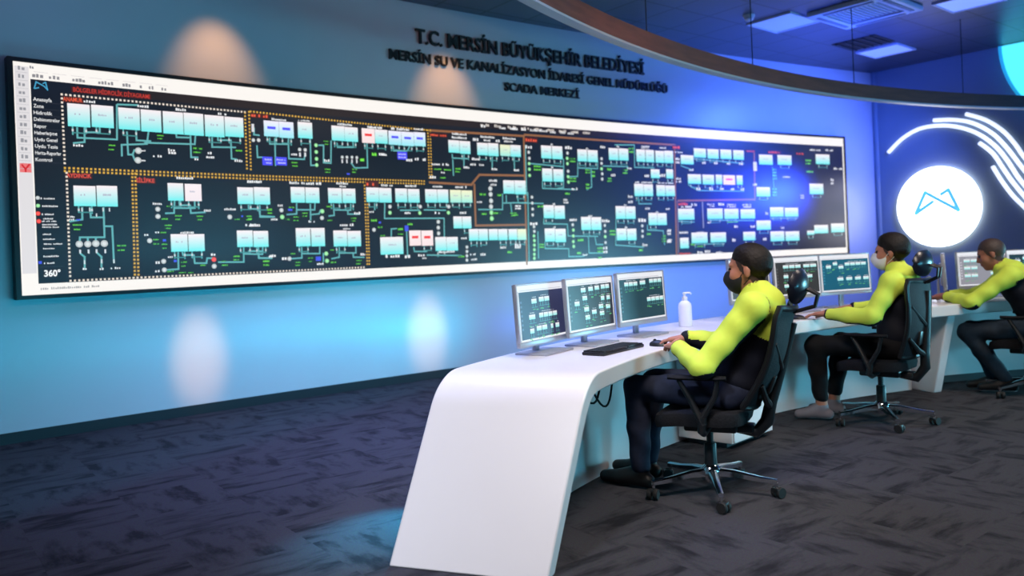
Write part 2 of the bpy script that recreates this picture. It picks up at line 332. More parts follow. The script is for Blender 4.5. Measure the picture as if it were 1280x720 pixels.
BORDERS="""w. 0.33,2.71 1.85,2.7;w. 0.33,2.71 0.332,2.132;o. 1.82,2.694 1.817,2.152;o. 1.858,2.705 1.854,2.146;o. 0.332,2.126 1.752,2.12 3.757,2.122;o. 0.331,2.101 1.751,2.091 3.755,2.092;o. 1.873,2.71 3.812,2.668;o. 3.797,2.667 3.792,2.127;o. 3.827,2.669 3.822,2.128;n- 3.812,2.668 5.102,2.683;n- 3.786,2.11 4.334,2.097 4.448,2.211 5.079,2.22;n- 4.375,2.107 4.371,1.643 5.081,1.646;n- 5.096,2.683 5.068,1.189;w. 0.342,2.088 0.338,1.236;o. 0.832,2.101 0.821,1.226;o. 0.857,2.102 0.85,1.224;w. 0.34,1.23 3.005,1.234;o. 3.019,2.058 3.014,1.234;o. 3.047,2.058 3.037,1.233;n- 5.1,2.698 7.597,2.695;n- 7.588,2.654 7.546,1.224;n- 7.606,1.945 9.117,1.968;g- 7.606,1.941 7.581,1.235;k- 8.075,1.933 8.076,1.581;n- 9.158,2.665 9.133,1.964"""
PIPES="""0.735,2.669 0.725,2.378 0.431,2.373 0.431,2.451;0.735,2.669 0.899,2.678;0.486,2.47 0.481,2.341 0.403,2.328;0.484,2.42 0.596,2.428 0.597,2.464;0.758,2.24 0.759,2.336 0.958,2.356 0.976,2.463;0.804,2.45 0.807,2.258 0.842,2.26 0.857,2.298;0.842,2.26 0.857,2.216;0.877,2.455 0.877,2.381 0.987,2.381;0.445,1.817 0.442,1.717 0.355,1.702;0.501,1.817 0.505,1.734 0.604,1.734;0.602,1.818 0.601,1.572 0.419,1.574 0.418,1.546;0.604,1.662 0.662,1.661 0.664,1.366;0.477,1.573 0.476,1.545;0.536,1.573 0.535,1.547;0.416,1.446 0.448,1.417 0.445,1.331;0.538,1.45 0.572,1.413 0.569,1.333;0.937,2.365 1.357,2.378 1.366,2.455;1.323,2.465 1.321,2.262 1.377,2.263;1.201,2.469 1.205,2.429 1.322,2.433;1.511,2.452 1.508,2.362 1.717,2.371;1.563,2.462 1.562,2.427 1.679,2.434 1.679,2.267 1.725,2.263;1.166,1.88 1.158,1.773 1.091,1.77;1.205,1.878 1.207,1.84 1.296,1.841 1.3,1.773 1.421,1.781;1.163,1.816 1.335,1.817 1.337,1.876;1.818,1.854 1.819,1.816 1.918,1.812 1.923,1.74 2.039,1.74;1.179,1.437 1.176,1.289 1.085,1.286;1.214,1.436 1.219,1.409 1.312,1.406 1.316,1.335 1.417,1.332 1.425,1.375 1.473,1.374;1.758,1.464 1.753,1.33 1.527,1.337;1.756,1.405 1.931,1.395 1.937,1.46;1.894,1.396 1.9,1.36 2.019,1.356;1.924,1.849 1.923,1.749 2.059,1.742;2.287,1.873 2.282,1.77 2.188,1.763;2.426,1.868 2.423,1.715;2.284,1.809 2.469,1.81 2.474,1.868;2.425,1.763 2.512,1.771 2.529,1.806;2.669,1.871 2.672,1.757 2.618,1.75;2.674,1.811 2.851,1.808 2.857,1.865;2.823,1.807 2.821,1.769 2.949,1.769;2.32,1.453 2.318,1.349 2.213,1.346;2.317,1.391 2.503,1.385 2.506,1.448;2.713,1.443 2.708,1.344 2.63,1.332;2.71,1.386 2.892,1.381 2.894,1.439;2.86,1.382 2.863,1.339 2.978,1.335;2.541,1.391 2.538,1.307;1.895,1.462 1.893,1.363 2.015,1.359;1.798,1.428 1.935,1.424 1.936,1.462;2.044,2.478 2.045,2.422 2.226,2.43 2.231,2.486;2.096,2.481 2.092,2.225;2.228,2.43 2.227,2.293 2.382,2.294 2.39,2.34;1.901,2.561 1.895,2.499 1.943,2.496;1.92,2.402 1.922,2.291 1.973,2.294;2.452,2.497 2.448,2.239 2.517,2.242;2.533,2.437 2.589,2.441 2.581,2.271 2.659,2.268 2.671,2.485;2.732,2.475 2.738,2.429 2.913,2.439 2.908,2.492;2.877,2.284 2.918,2.232 3.061,2.24 3.064,2.481;3.366,2.481 3.371,2.427 3.536,2.435 3.562,2.478;4.095,2.427 4.097,2.384 4.301,2.385;4.251,2.434 4.244,2.303;4.633,2.421 4.626,2.287;4.943,2.434 4.941,2.29;4.101,2.369 4.101,2.197;3.242,1.884 3.232,1.725 3.958,1.726 3.952,1.523;3.126,1.883 3.123,1.816;3.417,1.81 3.654,1.811;3.707,1.816 3.98,1.812;4.757,2.005 4.748,1.823 4.419,1.822;4.752,1.897 5.095,1.905;4.807,1.989 4.807,1.906;4.973,1.991 4.973,1.907;4.865,1.903 4.879,1.773;3.302,1.534 3.306,1.616 3.366,1.62;3.487,1.622 3.487,1.334;3.565,1.423 3.572,1.377 3.722,1.373;3.721,1.335 4.163,1.316;5.151,2.365 5.677,2.344 5.681,2.432;5.345,2.154 5.345,2.076 5.848,2.069;5.571,2.08 5.663,2.09 5.681,2.352;5.907,2.408 5.894,2.231 5.752,2.224;5.904,2.336 6.222,2.337 6.227,2.42;6.115,2.334 6.114,2.106 6.037,2.072;6.311,2.373 6.733,2.378 6.683,2.284;6.523,2.647 6.862,2.662 6.851,2.373 7.196,2.374;5.113,2.579 5.103,1.995;4.89,1.902 5.342,1.896;5.343,1.714 5.34,1.656 5.702,1.648 5.705,1.505 6.178,1.492;5.349,1.441 5.345,1.363 5.707,1.351 5.706,1.255 5.931,1.251 5.995,1.273;6.028,1.491 6.028,1.288 6.253,1.282;6.135,1.489 6.151,1.391 6.259,1.388;6.496,1.707 6.473,1.375 6.656,1.362 6.952,1.337;7.038,1.627 7.034,1.558 7.316,1.545 7.33,1.362;6.896,2.003 6.902,1.901 7.123,1.902;5.121,2.029 5.1,1.232;5.247,1.567 5.241,1.258;7.688,2.418 7.884,2.373;7.941,2.522 8.93,2.484;7.81,2.167 7.997,2.087 8.907,2.086;9.526,2.456 9.55,2.036;7.605,1.668 7.901,1.655;8.163,1.678 9.1,1.664;9.434,1.694 10.036,1.688;7.841,1.354 8.469,1.344"""
DOTS="""k 0.413,1.52,0.027;k 0.475,1.519,0.027;k 0.534,1.522,0.028;k 0.597,1.521,0.028;k 0.888,2.295,0.027;k 0.882,2.214,0.027;k 0.134,1.885,0.015;G 0.134,1.824,0.015;r 0.132,1.763,0.017;r 0.135,1.703,0.017;k 1.025,1.805,0.021;k 1.024,1.743,0.021;k 0.949,1.538,0.021;k 1.056,1.36,0.021;k 1.059,1.287,0.021;k 1.641,1.74,0.022;k 1.484,1.302,0.022;r 1.484,1.362,0.022;k 1.888,2.447,0.017;k 1.938,2.45,0.018;k 2.338,2.385,0.018;k 2.395,2.385,0.018;G 2.509,2.436,0.019;G 2.509,2.371,0.019;G 2.509,2.304,0.019;G 2.508,2.244,0.019;k 2.784,2.333,0.016;k 2.835,2.335,0.016;k 2.891,2.337,0.016;k 2.944,2.337,0.016;k 2.132,1.804,0.021;k 2.192,1.346,0.021;k 2.541,1.731,0.021;G 2.137,1.74,0.022;G 2.547,1.796,0.022;G 2.571,1.383,0.022;G 2.576,1.313,0.022;k 4.588,2.059,0.028;k 4.589,1.994,0.028;k 4.592,1.921,0.028;k 4.588,1.855,0.028;G 4.591,1.787,0.028;G 4.592,1.721,0.028;k 3.882,1.688,0.022;k 3.879,1.625,0.022;k 3.88,1.563,0.022;k 3.3,1.847,0.021;k 3.664,1.85,0.021;k 4.023,1.852,0.022;k 3.105,1.61,0.021;G 3.297,1.784,0.021;G 3.656,1.782,0.021;G 4.016,1.786,0.022;k 4.24,1.407,0.019;k 4.238,1.359,0.019;k 4.235,1.311,0.019;k 4.233,1.263,0.019;k 5.157,2.496,0.02;k 5.164,2.424,0.02;k 5.747,2.511,0.021;k 5.746,2.291,0.021;k 6.294,2.463,0.021;k 6.291,2.405,0.021;k 6.295,2.274,0.021;k 6.291,2.208,0.021;G 5.157,2.362,0.021;G 5.157,2.296,0.021;G 5.157,2.224,0.021;G 5.739,2.447,0.022;G 5.74,2.383,0.022;G 5.742,2.224,0.022;G 5.745,2.16,0.022;G 6.287,2.336,0.023;k 5.179,1.969,0.02;k 5.18,1.899,0.02;k 5.182,1.83,0.02;k 5.179,1.761,0.02;k 5.191,1.622,0.02;k 5.194,1.568,0.02;k 5.784,1.64,0.021;k 6.304,1.626,0.021;k 6.307,1.552,0.021;k 6.944,1.614,0.022;k 6.945,1.546,0.022;k 6.941,1.478,0.022;k 6.304,1.412,0.021;G 5.186,1.514,0.021;G 5.189,1.46,0.021;G 5.186,1.406,0.021;G 5.183,1.352,0.021;G 5.18,1.298,0.021;G 5.178,1.252,0.021;G 5.791,1.575,0.022;G 5.787,1.504,0.022;G 5.784,1.435,0.022;G 5.787,1.376,0.022;G 6.303,1.486,0.023"""
LABS="""w 0.532,2.672,0.092,0.02;w 0.941,2.673,0.093,0.021;w 0.435,2.312,0.077,0.02;G 0.686,2.327,0.057,0.018;G 0.678,2.292,0.046,0.018;w 0.93,2.297,0.034,0.012;w 0.927,2.213,0.034,0.012;G 0.405,1.674,0.072,0.02;G 0.402,1.637,0.051,0.02;G 0.728,1.501,0.075,0.021;G 0.722,1.464,0.061,0.021;w 0.367,1.738,0.046,0.014;w 0.366,1.717,0.038,0.014;w 0.447,1.322,0.034,0.02;w 0.571,1.317,0.034,0.02;w 0.676,1.319,0.078,0.018;w 0.417,1.46,0.013,0.031;w 0.478,1.459,0.013,0.032;w 0.537,1.46,0.013,0.032;w 0.602,1.458,0.013,0.032;w 0.446,1.374,0.01,0.031;w 0.572,1.377,0.011,0.032;w 0.664,1.374,0.011,0.032;w 0.209,1.881,0.111,0.013;w 0.212,1.821,0.121,0.013;w 0.2,1.757,0.086,0.013;w 0.196,1.723,0.079,0.011;w 0.208,1.703,0.103,0.011;w 0.214,1.677,0.113,0.011;w 0.216,1.657,0.118,0.011;w 0.192,1.601,0.067,0.011;w 0.201,1.563,0.084,0.011;w 0.229,1.525,0.131,0.011;w 0.198,1.49,0.081,0.011;w 0.216,1.429,0.118,0.013;w 0.196,1.376,0.074,0.013;w 0.442,1.795,0.009,0.029;w 0.498,1.796,0.009,0.029;w 0.598,1.797,0.009,0.029;w 0.646,1.797,0.009,0.029;w 0.547,1.753,0.009,0.026;u 0.133,1.382,0.022,0.022;u 0.413,1.714,0.028,0.011;w 1.251,2.671,0.092,0.023;w 1.61,2.666,0.078,0.023;w 0.96,2.672,0.058,0.022;w 1.159,2.316,0.06,0.022;w 1.164,2.292,0.066,0.022;w 1.05,2.257,0.094,0.02;w 1.387,2.248,0.075,0.02;w 1.486,2.307,0.038,0.021;w 1.491,2.271,0.077,0.021;w 1.745,2.252,0.08,0.024;G 1.07,2.435,0.059,0.02;G 1.067,2.408,0.043,0.017;G 1.383,2.342,0.083,0.028;G 1.377,2.308,0.075,0.023;G 1.749,2.343,0.067,0.024;w 1.261,2.078,0.145,0.022;w 1.877,2.065,0.162,0.023;w 1.854,1.667,0.146,0.023;w 1.264,1.604,0.119,0.019;w 1.024,1.851,0.076,0.019;w 1.446,1.796,0.063,0.019;w 1.647,1.81,0.107,0.02;w 1.015,1.61,0.038,0.019;w 0.926,1.588,0.037,0.018;w 1.009,1.351,0.038,0.021;w 1.006,1.28,0.045,0.021;w 1.481,1.408,0.044,0.025;w 1.115,1.396,0.046,0.016;w 2.012,1.374,0.045,0.023;G 1.119,1.831,0.046,0.016;G 1.079,1.722,0.056,0.021;G 1.193,1.749,0.06,0.019;G 1.19,1.719,0.052,0.019;G 1.376,1.746,0.062,0.019;G 1.371,1.716,0.048,0.019;G 1.106,1.668,0.064,0.019;G 1.101,1.642,0.051,0.019;G 1.062,1.606,0.051,0.019;G 1,1.547,0.05,0.018;G 1.002,1.51,0.053,0.018;G 1.068,1.506,0.051,0.019;G 1.064,1.473,0.043,0.019;G 1.224,1.348,0.055,0.019;G 1.218,1.314,0.039,0.019;G 1.11,1.272,0.059,0.019;G 1.207,1.258,0.065,0.016;G 1.279,1.255,0.048,0.016;G 1.386,1.315,0.049,0.019;G 1.579,1.308,0.061,0.019;G 1.69,1.384,0.065,0.025;G 1.685,1.353,0.057,0.02;G 1.82,1.747,0.055,0.02;G 1.815,1.716,0.049,0.02;G 1.708,1.719,0.051,0.017;G 2.017,1.813,0.051,0.02;G 2.015,1.777,0.045,0.02;G 1.965,1.329,0.069,0.023;G 1.964,1.293,0.06,0.02;G 1.569,1.343,0.042,0.011;u 1.069,1.539,0.026,0.019;u 1.152,1.36,0.026,0.019;u 1.755,1.747,0.017,0.014;w 1.885,2.064,0.144,0.024;w 2.302,2.066,0.161,0.025;w 2.435,2.063,0.09,0.025;w 2.522,2.065,0.06,0.025;w 2.775,2.075,0.134,0.026;w 2.778,2.044,0.071,0.02;w 1.869,1.662,0.109,0.021;w 2.804,1.662,0.15,0.026;w 2.802,1.625,0.079,0.017;w 2.434,1.697,0.069,0.02;w 2.058,1.718,0.065,0.019;w 2.925,1.779,0.071,0.026;w 2.134,1.848,0.071,0.019;w 2.145,1.348,0.057,0.024;w 2.506,1.286,0.075,0.02;w 2.03,1.379,0.062,0.022;w 2.971,1.365,0.058,0.023;w 2.372,1.629,0.133,0.011;w 2.483,1.62,0.12,0.011;G 2.234,1.832,0.058,0.022;G 2.02,1.803,0.056,0.019;G 2.018,1.776,0.05,0.019;G 1.827,1.722,0.041,0.026;G 2.193,1.718,0.057,0.022;G 2.277,1.74,0.064,0.019;G 2.272,1.708,0.055,0.019;G 2.366,1.777,0.059,0.019;G 2.365,1.749,0.05,0.019;G 2.624,1.707,0.055,0.02;G 2.883,1.728,0.064,0.02;G 2.879,1.702,0.048,0.017;G 2.622,1.842,0.061,0.023;G 1.965,1.334,0.066,0.021;G 1.964,1.3,0.058,0.019;G 2.277,1.309,0.067,0.019;G 2.272,1.282,0.052,0.019;G 2.404,1.346,0.059,0.019;G 2.403,1.314,0.05,0.019;G 2.92,1.305,0.071,0.02;G 2.914,1.272,0.058,0.02;G 2.23,1.393,0.052,0.019;G 2.644,1.296,0.062,0.023;G 2.634,1.417,0.046,0.017;u 2.219,1.808,0.043,0.019;u 2.486,1.337,0.054,0.042;r 1.956,2.676,0.179,0.042;w 2.143,2.656,0.145,0.02;w 2.397,2.666,0.123,0.015;w 2.827,2.66,0.161,0.021;w 3.163,2.656,0.169,0.019;w 1.888,2.56,0.025,0.074;w 2.282,2.337,0.062,0.02;w 2.618,2.292,0.062,0.024;w 3.227,2.383,0.062,0.025;w 2.34,2.337,0.019,0.038;w 2.393,2.34,0.019,0.039;w 2.782,2.293,0.015,0.037;w 2.833,2.295,0.015,0.037;w 2.889,2.297,0.015,0.037;w 2.942,2.3,0.015,0.038;G 2.619,2.481,0.059,0.021;G 2.617,2.453,0.051,0.018;G 2.285,2.258,0.073,0.02;G 2.284,2.226,0.059,0.02;G 2.621,2.207,0.065,0.021;G 2.62,2.179,0.057,0.018;G 3.004,2.316,0.054,0.054;G 2.915,2.218,0.059,0.021;G 2.911,2.189,0.05,0.019;G 3.143,2.379,0.061,0.055;B 2.015,2.261,0.098,0.08;B 2.149,2.265,0.111,0.078;B 3.471,2.381,0.117,0.083;u 2.842,2.169,0.032,0.016;r 3.927,2.623,0.231,0.04;w 3.16,2.653,0.166,0.024;w 3.46,2.657,0.22,0.025;w 3.683,2.672,0.113,0.022;w 4.2,2.651,0.19,0.023;w 4.198,2.612,0.199,0.026;w 4.58,2.641,0.199,0.024;w 4.569,2.602,0.091,0.021;w 4.417,2.603,0.078,0.032;w 4.724,2.605,0.066,0.03;w 4.883,2.641,0.188,0.024;w 4.882,2.606,0.15,0.021;w 3.951,2.309,0.243,0.026;w 4.531,2.76,0.072,0.03;w 4.796,2.756,0.093,0.024;w 4.936,2.759,0.085,0.024;w 5.098,2.76,0.069,0.025;w 4.278,2.287,0.08,0.023;w 4.657,2.281,0.081,0.024;w 4.969,2.28,0.076,0.024;w 4.406,2.385,0.107,0.026;w 4.368,2.325,0.081,0.026;w 4.483,2.323,0.065,0.021;w 3.556,2.338,0.08,0.028;w 3.648,2.353,0.055,0.028;w 3.738,2.351,0.042,0.028;w 3.262,2.382,0.067,0.024;w 3.84,2.167,0.083,0.028;w 3.967,2.222,0.05,0.02;G 3.011,2.316,0.044,0.053;G 3.148,2.379,0.051,0.059;G 3.902,2.255,0.1,0.023;G 4.028,2.252,0.102,0.026;G 4.165,2.268,0.076,0.029;G 4.158,2.236,0.065,0.023;G 3.964,2.165,0.074,0.026;r 3.105,2.078,0.148,0.065;w 3.276,2.067,0.135,0.024;w 3.56,2.068,0.14,0.024;w 3.882,2.069,0.146,0.025;w 4.195,2.069,0.152,0.025;w 4.633,2.15,0.12,0.026;w 4.635,2.104,0.088,0.023;w 3.097,1.794,0.082,0.021;w 3.52,1.783,0.098,0.024;w 3.887,1.784,0.092,0.025;w 4.208,1.786,0.088,0.025;w 3.31,1.337,0.17,0.033;w 3.658,1.337,0.089,0.028;w 3.692,1.305,0.054,0.021;w 3.49,1.327,0.076,0.033;w 3.974,1.363,0.204,0.022;w 4.206,1.506,0.076,0.022;w 4.442,1.906,0.09,0.019;w 4.97,1.849,0.083,0.05;w 4.737,1.391,0.089,0.026;w 4.947,1.389,0.092,0.03;w 4.453,1.32,0.071,0.029;w 4.333,1.268,0.085,0.022;w 4.317,1.325,0.077,0.022;G 4.482,1.992,0.091,0.039;G 4.706,1.987,0.073,0.04;G 4.485,1.774,0.087,0.039;G 4.665,1.782,0.121,0.033;G 4.9,1.782,0.095,0.027;G 4.895,1.753,0.07,0.02;G 3.109,1.706,0.073,0.038;G 3.178,1.636,0.057,0.027;G 3.417,1.615,0.072,0.042;G 3.532,1.664,0.07,0.033;G 3.202,1.55,0.057,0.021;G 3.415,1.562,0.069,0.024;G 4.162,1.305,0.083,0.032;G 4.826,1.334,0.074,0.04;u 3.487,1.622,0.045,0.06;u 3.175,1.684,0.027,0.018;r 5.204,2.642,0.195,0.065;r 7.62,2.664,0.147,0.06;w 4.97,2.757,0.087,0.027;w 5.099,2.759,0.077,0.028;w 5.248,2.759,0.117,0.028;w 5.386,2.761,0.131,0.028;w 5.535,2.754,0.093,0.028;w 5.673,2.756,0.102,0.025;w 5.811,2.754,0.095,0.026;w 5.508,2.606,0.036,0.025;w 6.064,2.58,0.038,0.026;w 6.578,2.629,0.04,0.027;w 7.047,2.65,0.163,0.024;w 7.045,2.626,0.131,0.017;w 7.382,2.647,0.144,0.025;w 5.166,2.558,0.109,0.037;w 5.771,2.579,0.116,0.038;w 6.324,2.613,0.087,0.036;w 7.061,2.267,0.084,0.034;w 7.345,2.279,0.12,0.038;w 6.481,2.262,0.08,0.033;w 5.838,2.077,0.096,0.029;w 6.766,2.357,0.082,0.027;w 5.504,2.331,0.036,0.022;w 7.002,2.18,0.302,0.021;w 7.394,2.179,0.288,0.021;G 5.285,2.316,0.137,0.078;G 5.825,2.429,0.104,0.064;G 5.817,2.189,0.112,0.064;G 6.802,2.592,0.091,0.085;G 6.685,2.314,0.09,0.074;G 6.418,2.335,0.079,0.056;G 6.411,2.202,0.079,0.066;G 6.05,2.113,0.064,0.081;G 5.721,2.019,0.082,0.041;G 6.06,2.3,0.085,0.065;G 6.154,2.27,0.064,0.098;w 5.507,1.891,0.036,0.025;w 5.501,1.614,0.036,0.022;w 6.08,1.747,0.085,0.02;w 6.666,1.886,0.041,0.024;w 6.664,1.6,0.041,0.024;w 7.223,1.795,0.047,0.024;w 5.696,1.927,0.082,0.057;w 4.978,1.852,0.068,0.046;w 5.798,1.7,0.124,0.032;w 6.323,1.684,0.131,0.036;w 6.758,1.993,0.082,0.034;w 6.754,1.926,0.082,0.034;w 7.049,1.841,0.079,0.031;w 7.416,1.836,0.072,0.028;w 6.948,1.687,0.139,0.044;w 7.416,1.526,0.072,0.052;w 7.417,1.404,0.082,0.042;w 6.982,1.367,0.093,0.038;w 5.964,1.269,0.076,0.023;w 6.299,1.321,0.078,0.082;w 4.95,1.412,0.095,0.036;w 5.193,1.66,0.117,0.037;G 5.301,1.861,0.098,0.04;G 5.297,1.396,0.09,0.062;G 5.899,1.453,0.105,0.058;G 5.87,1.293,0.075,0.048;G 6.431,1.534,0.11,0.083;G 6.212,1.324,0.099,0.082;G 7.059,1.506,0.079,0.045;G 6.904,1.301,0.078,0.054;G 4.93,1.761,0.076,0.03;G 7.323,1.441,0.081,0.104;G 6.196,1.226,0.073,0.033;r 7.612,2.664,0.129,0.049;r 9.587,2.668,0.291,0.049;r 9.08,2.666,0.187,0.03;r 10.144,2.663,0.167,0.041;w 7.665,2.6,0.14,0.024;w 7.636,2.487,0.084,0.081;w 7.636,2.224,0.095,0.069;w 8.135,2.472,0.076,0.033;w 8.37,2.473,0.077,0.034;w 8.624,2.476,0.079,0.034;w 8.874,2.479,0.08,0.034;w 8.007,2.112,0.087,0.041;w 8.261,2.115,0.088,0.042;w 8.468,2.117,0.078,0.034;w 8.679,2.116,0.079,0.034;w 8.884,2.114,0.08,0.034;w 10.484,2.731,0.239,0.028;w 10.811,2.737,0.173,0.028;w 7.884,2.368,0.086,0.029;w 9.161,2.447,0.075,0.131;w 9.146,2.186,0.094,0.035;w 10.851,2.252,0.07,0.094;w 11.003,2.454,0.21,0.033;w 10.156,2.016,0.08,0.068;w 9.842,2.307,0.197,0.022;G 9.568,2.346,0.097,0.177;G 9.552,2.08,0.097,0.133;G 10.321,2.543,0.135,0.092;G 10.346,2.395,0.169,0.046;r 7.702,1.901,0.197,0.053;r 7.707,1.231,0.254,0.032;w 7.765,1.864,0.198,0.029;w 8.233,1.885,0.147,0.046;w 8.645,1.881,0.182,0.055;w 8.957,1.877,0.186,0.056;w 8.441,1.902,0.119,0.042;w 7.914,1.891,0.115,0.033;w 7.695,1.515,0.169,0.028;w 7.994,1.514,0.144,0.016;w 8.19,1.648,0.07,0.029;w 8.725,1.583,0.085,0.034;w 9.064,1.578,0.094,0.035;w 9.374,1.767,0.064,0.04;w 7.43,1.524,0.066,0.08;w 7.432,1.41,0.083,0.048;w 7.993,1.239,0.115,0.033;w 8.139,1.249,0.117,0.041;w 8.358,1.227,0.119,0.029;w 8.668,1.392,0.073,0.042;w 9.305,1.395,0.076,0.044;w 9.598,1.204,0.11,0.027;w 9.892,1.202,0.112,0.027;w 9.7,1.551,0.078,0.031;G 7.998,1.321,0.115,0.041;G 7.855,1.349,0.086,0.037;G 8.652,1.648,0.242,0.03"""
WHITE = (252, 247, 241); TEAL = (96, 176, 176); BG = (21, 22, 33)
vw = empty('video_wall', 'huge curved black-framed video wall showing a dark hydraulic network diagram', 'screen', tuple(WP(5.57, 1.1, WR-.02)))
VL = Vector(vw.location)
def vw_build(mb, name, **k):
    o = mb.build(name, vw, **k); o.location = -VL; return o
mb = MB(); arc_strip(mb, -.035, 11.185, 1.1, 2.965, SR+.004, WR-.002, 'bezel', 60); vw_build(mb, 'cabinet')
mb = MB()
for (s0, s1, h0, h1) in ((-.035, 11.185, 1.1, 1.132), (-.035, 11.185, 2.932, 2.965), (-.035, .002, 1.1, 2.965), (11.15, 11.185, 1.1, 2.965)):
    arc_strip(mb, s0, s1, h0, h1, SR-.012, SR+.02, 'bezel', 60 if s1-s0 > 1 else 1)
vw_build(mb, 'screen_frame')
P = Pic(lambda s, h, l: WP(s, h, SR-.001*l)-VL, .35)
rnd = random.Random(7)
P.rect(0, 1.13, 11.15, 2.935, WHITE, 0)
P.rect(.117, 1.218, 11.12, 2.808, BG, 1)
P.rect(.95, 2.735, 8, 2.808, (40, 28, 27), 2)  # dark brown band: reflection of the ring fascia painted into the picture
# tool bars along the window's top and left edge
P.rect(.012, 1.3, .108, 2.9, (226, 222, 224), 2)
for k in range(13):
    h = 2.885-k*.062; P.scribble(.06, h, .05, .03, (150, 150, 156), 3, rnd); P.rect(.02, h-.034, .1, h-.031, (190, 188, 192), 3)
P.rect(.022, 2.08, .1, 2.15, (235, 120, 120), 3); P.line([(.035, 2.14), (.06, 2.105), (.085, 2.14)], .012, (210, 20, 30), 4); P.line([(.06, 2.105), (.06, 2.088)], .012, (210, 20, 30), 4)
P.scribble(.13, 2.9, .03, .02, (120, 120, 130), 2, rnd)
for x, wd in ((.17, .08), (.3, .11), (.47, .12), (.66, .12), (.82, .07), (.98, .12), (1.12, .05)): P.scribble(x, 2.838, wd, .028, (140, 138, 142), 2, rnd)
for k in range(8): P.rect(.14+k*.13, 2.866, .24+k*.13, 2.869, (205, 202, 204), 2)
P.scribble(.34, 1.178, .42, .018, (170, 168, 168), 2, rnd)
for x in range(9): P.scribble(4.55+x*.19, 2.775, .12, .03, (225, 215, 205), 4, rnd)
# emblem, menu and legend of the left panel
P.line([(.14, 2.735), (.155, 2.79), (.21, 2.76), (.232, 2.735)], .009, (70, 160, 200), 4); P.line([(.14, 2.735), (.17, 2.745)], .009, (70, 160, 200), 4); P.line([(.2, 2.78), (.22, 2.793), (.232, 2.735)], .009, (70, 160, 200), 4)
for k, t in enumerate(('Anasayfa', 'Zone', 'Hidrolik', 'Debimetreler', 'Rapor', 'Haberleşme', 'Uydu Genel', 'Uydu Tesis', 'Harita-Raporlar', 'Kontrol')):
    y = 2.645-k*.0522; P.rect(.125, y-.014, .315, y-.012, (70, 70, 80), 3)
    P.text(t, .13, min(.31, .13+.0145*len(t)+.012), y-.004, .028, (245, 245, 245), 4, .01)
P.text('360°', .158, .272, 1.272, .05, (255, 255, 255), 4, .03); P.rect(.125, 1.345, .3, 1.347, (70, 70, 80), 3)
for x0, x1, y in ((.4, 1.01, 2.757), (.33, .49, 2.673), (.335, .53, 2.065), (.855, 1.02, 2.043)): P.rect(x0, y-.024, x1, y+.024, (66, 24, 20), 3)
P.text('BÖLGELER HİDROLİK DİYAGRAMI', .413, .996, 2.742, .036, (205, 60, 48), 4, .012)
P.text('ANAMUR', .338, .478, 2.66, .034, (235, 92, 60), 4, .02)
P.text('AYDINCIK', .341, .521, 2.052, .034, (235, 84, 66), 4, .02)
P.text('SİLİFKE', .862, 1.008, 2.03, .034, (235, 84, 66), 4, .02)
for e in TANKS.split(';'):
    x, y, wd, h, c = e.split(','); x, y, wd, h = float(x), float(y), float(wd), float(h)
    top, bot = {'c': ((253, 240, 243), (112, 240, 240)), 'w': ((253, 240, 243), (246, 232, 236)), 'b': ((244, 240, 255), (150, 235, 245)), 'r': ((255, 236, 236), (250, 226, 226)), 'y': ((248, 244, 205), (160, 238, 225))}[c]
    P.rect(x-wd/2, y-h/2, x+wd/2, y-h*.12, bot, 6, tuple((a+b)//2 for a, b in zip(top, bot))); P.rect(x-wd/2, y-h*.12, x+wd/2, y+h/2, tuple((a+b)//2 for a, b in zip(top, bot)), 6, top)
    if c in 'br': P.crect(x, y+h*.06, wd*.55, h*.17, (84, 84, 250) if c == 'b' else (245, 50, 50), 7)
    elif wd > .14: P.scribble(x, y+h*.06, wd*.4, h*.09, (176, 176, 196), 7, rnd)
    if wd > .09 and rnd.random() < .75:
        for k in (-.3, .3):
            P.line([(x+k*wd, y-h/2), (x+k*wd, y-h/2-.045-.02*rnd.random())], .011, TEAL, 5); P.crect(x+k*wd, y-h/2-.03, .014, .02, (210, 214, 216), 6)
        P.line([(x-.3*wd, y-h/2-.05), (x+.3*wd, y-h/2-.05)], .01, (70, 140, 140), 5)
BC = {'w': (238, 222, 205), 'o': (226, 176, 62), 'n': (150, 100, 62), 'g': (120, 104, 120), 'k': (150, 150, 158)}
for e in BORDERS.split(';'):
    q = e.split(' '); pts = [tuple(map(float, a.split(','))) for a in q[1:]]
    if q[0][1] == '.': P.dotted(pts, .016, .031, BC[q[0][0]], 5)
    else: P.line(pts, .024 if q[0][0] == 'n' else .02, BC[q[0][0]], 3)
for e in PIPES.split(';'):
    P.line([tuple(map(float, a.split(','))) for a in e.split(' ')], .014, (104, 178, 180), 5)
DC = {'k': (196, 200, 200), 'G': (150, 220, 150), 'r': (240, 70, 60)}
for e in DOTS.split(';'):
    c, q = e.split(' '); x, y, r = map(float, q.split(',')); P.disc(x, y, r, DC[c], 6); P.disc(x, y, r*.55, tuple(min(255, v+25) for v in DC[c]), 7)
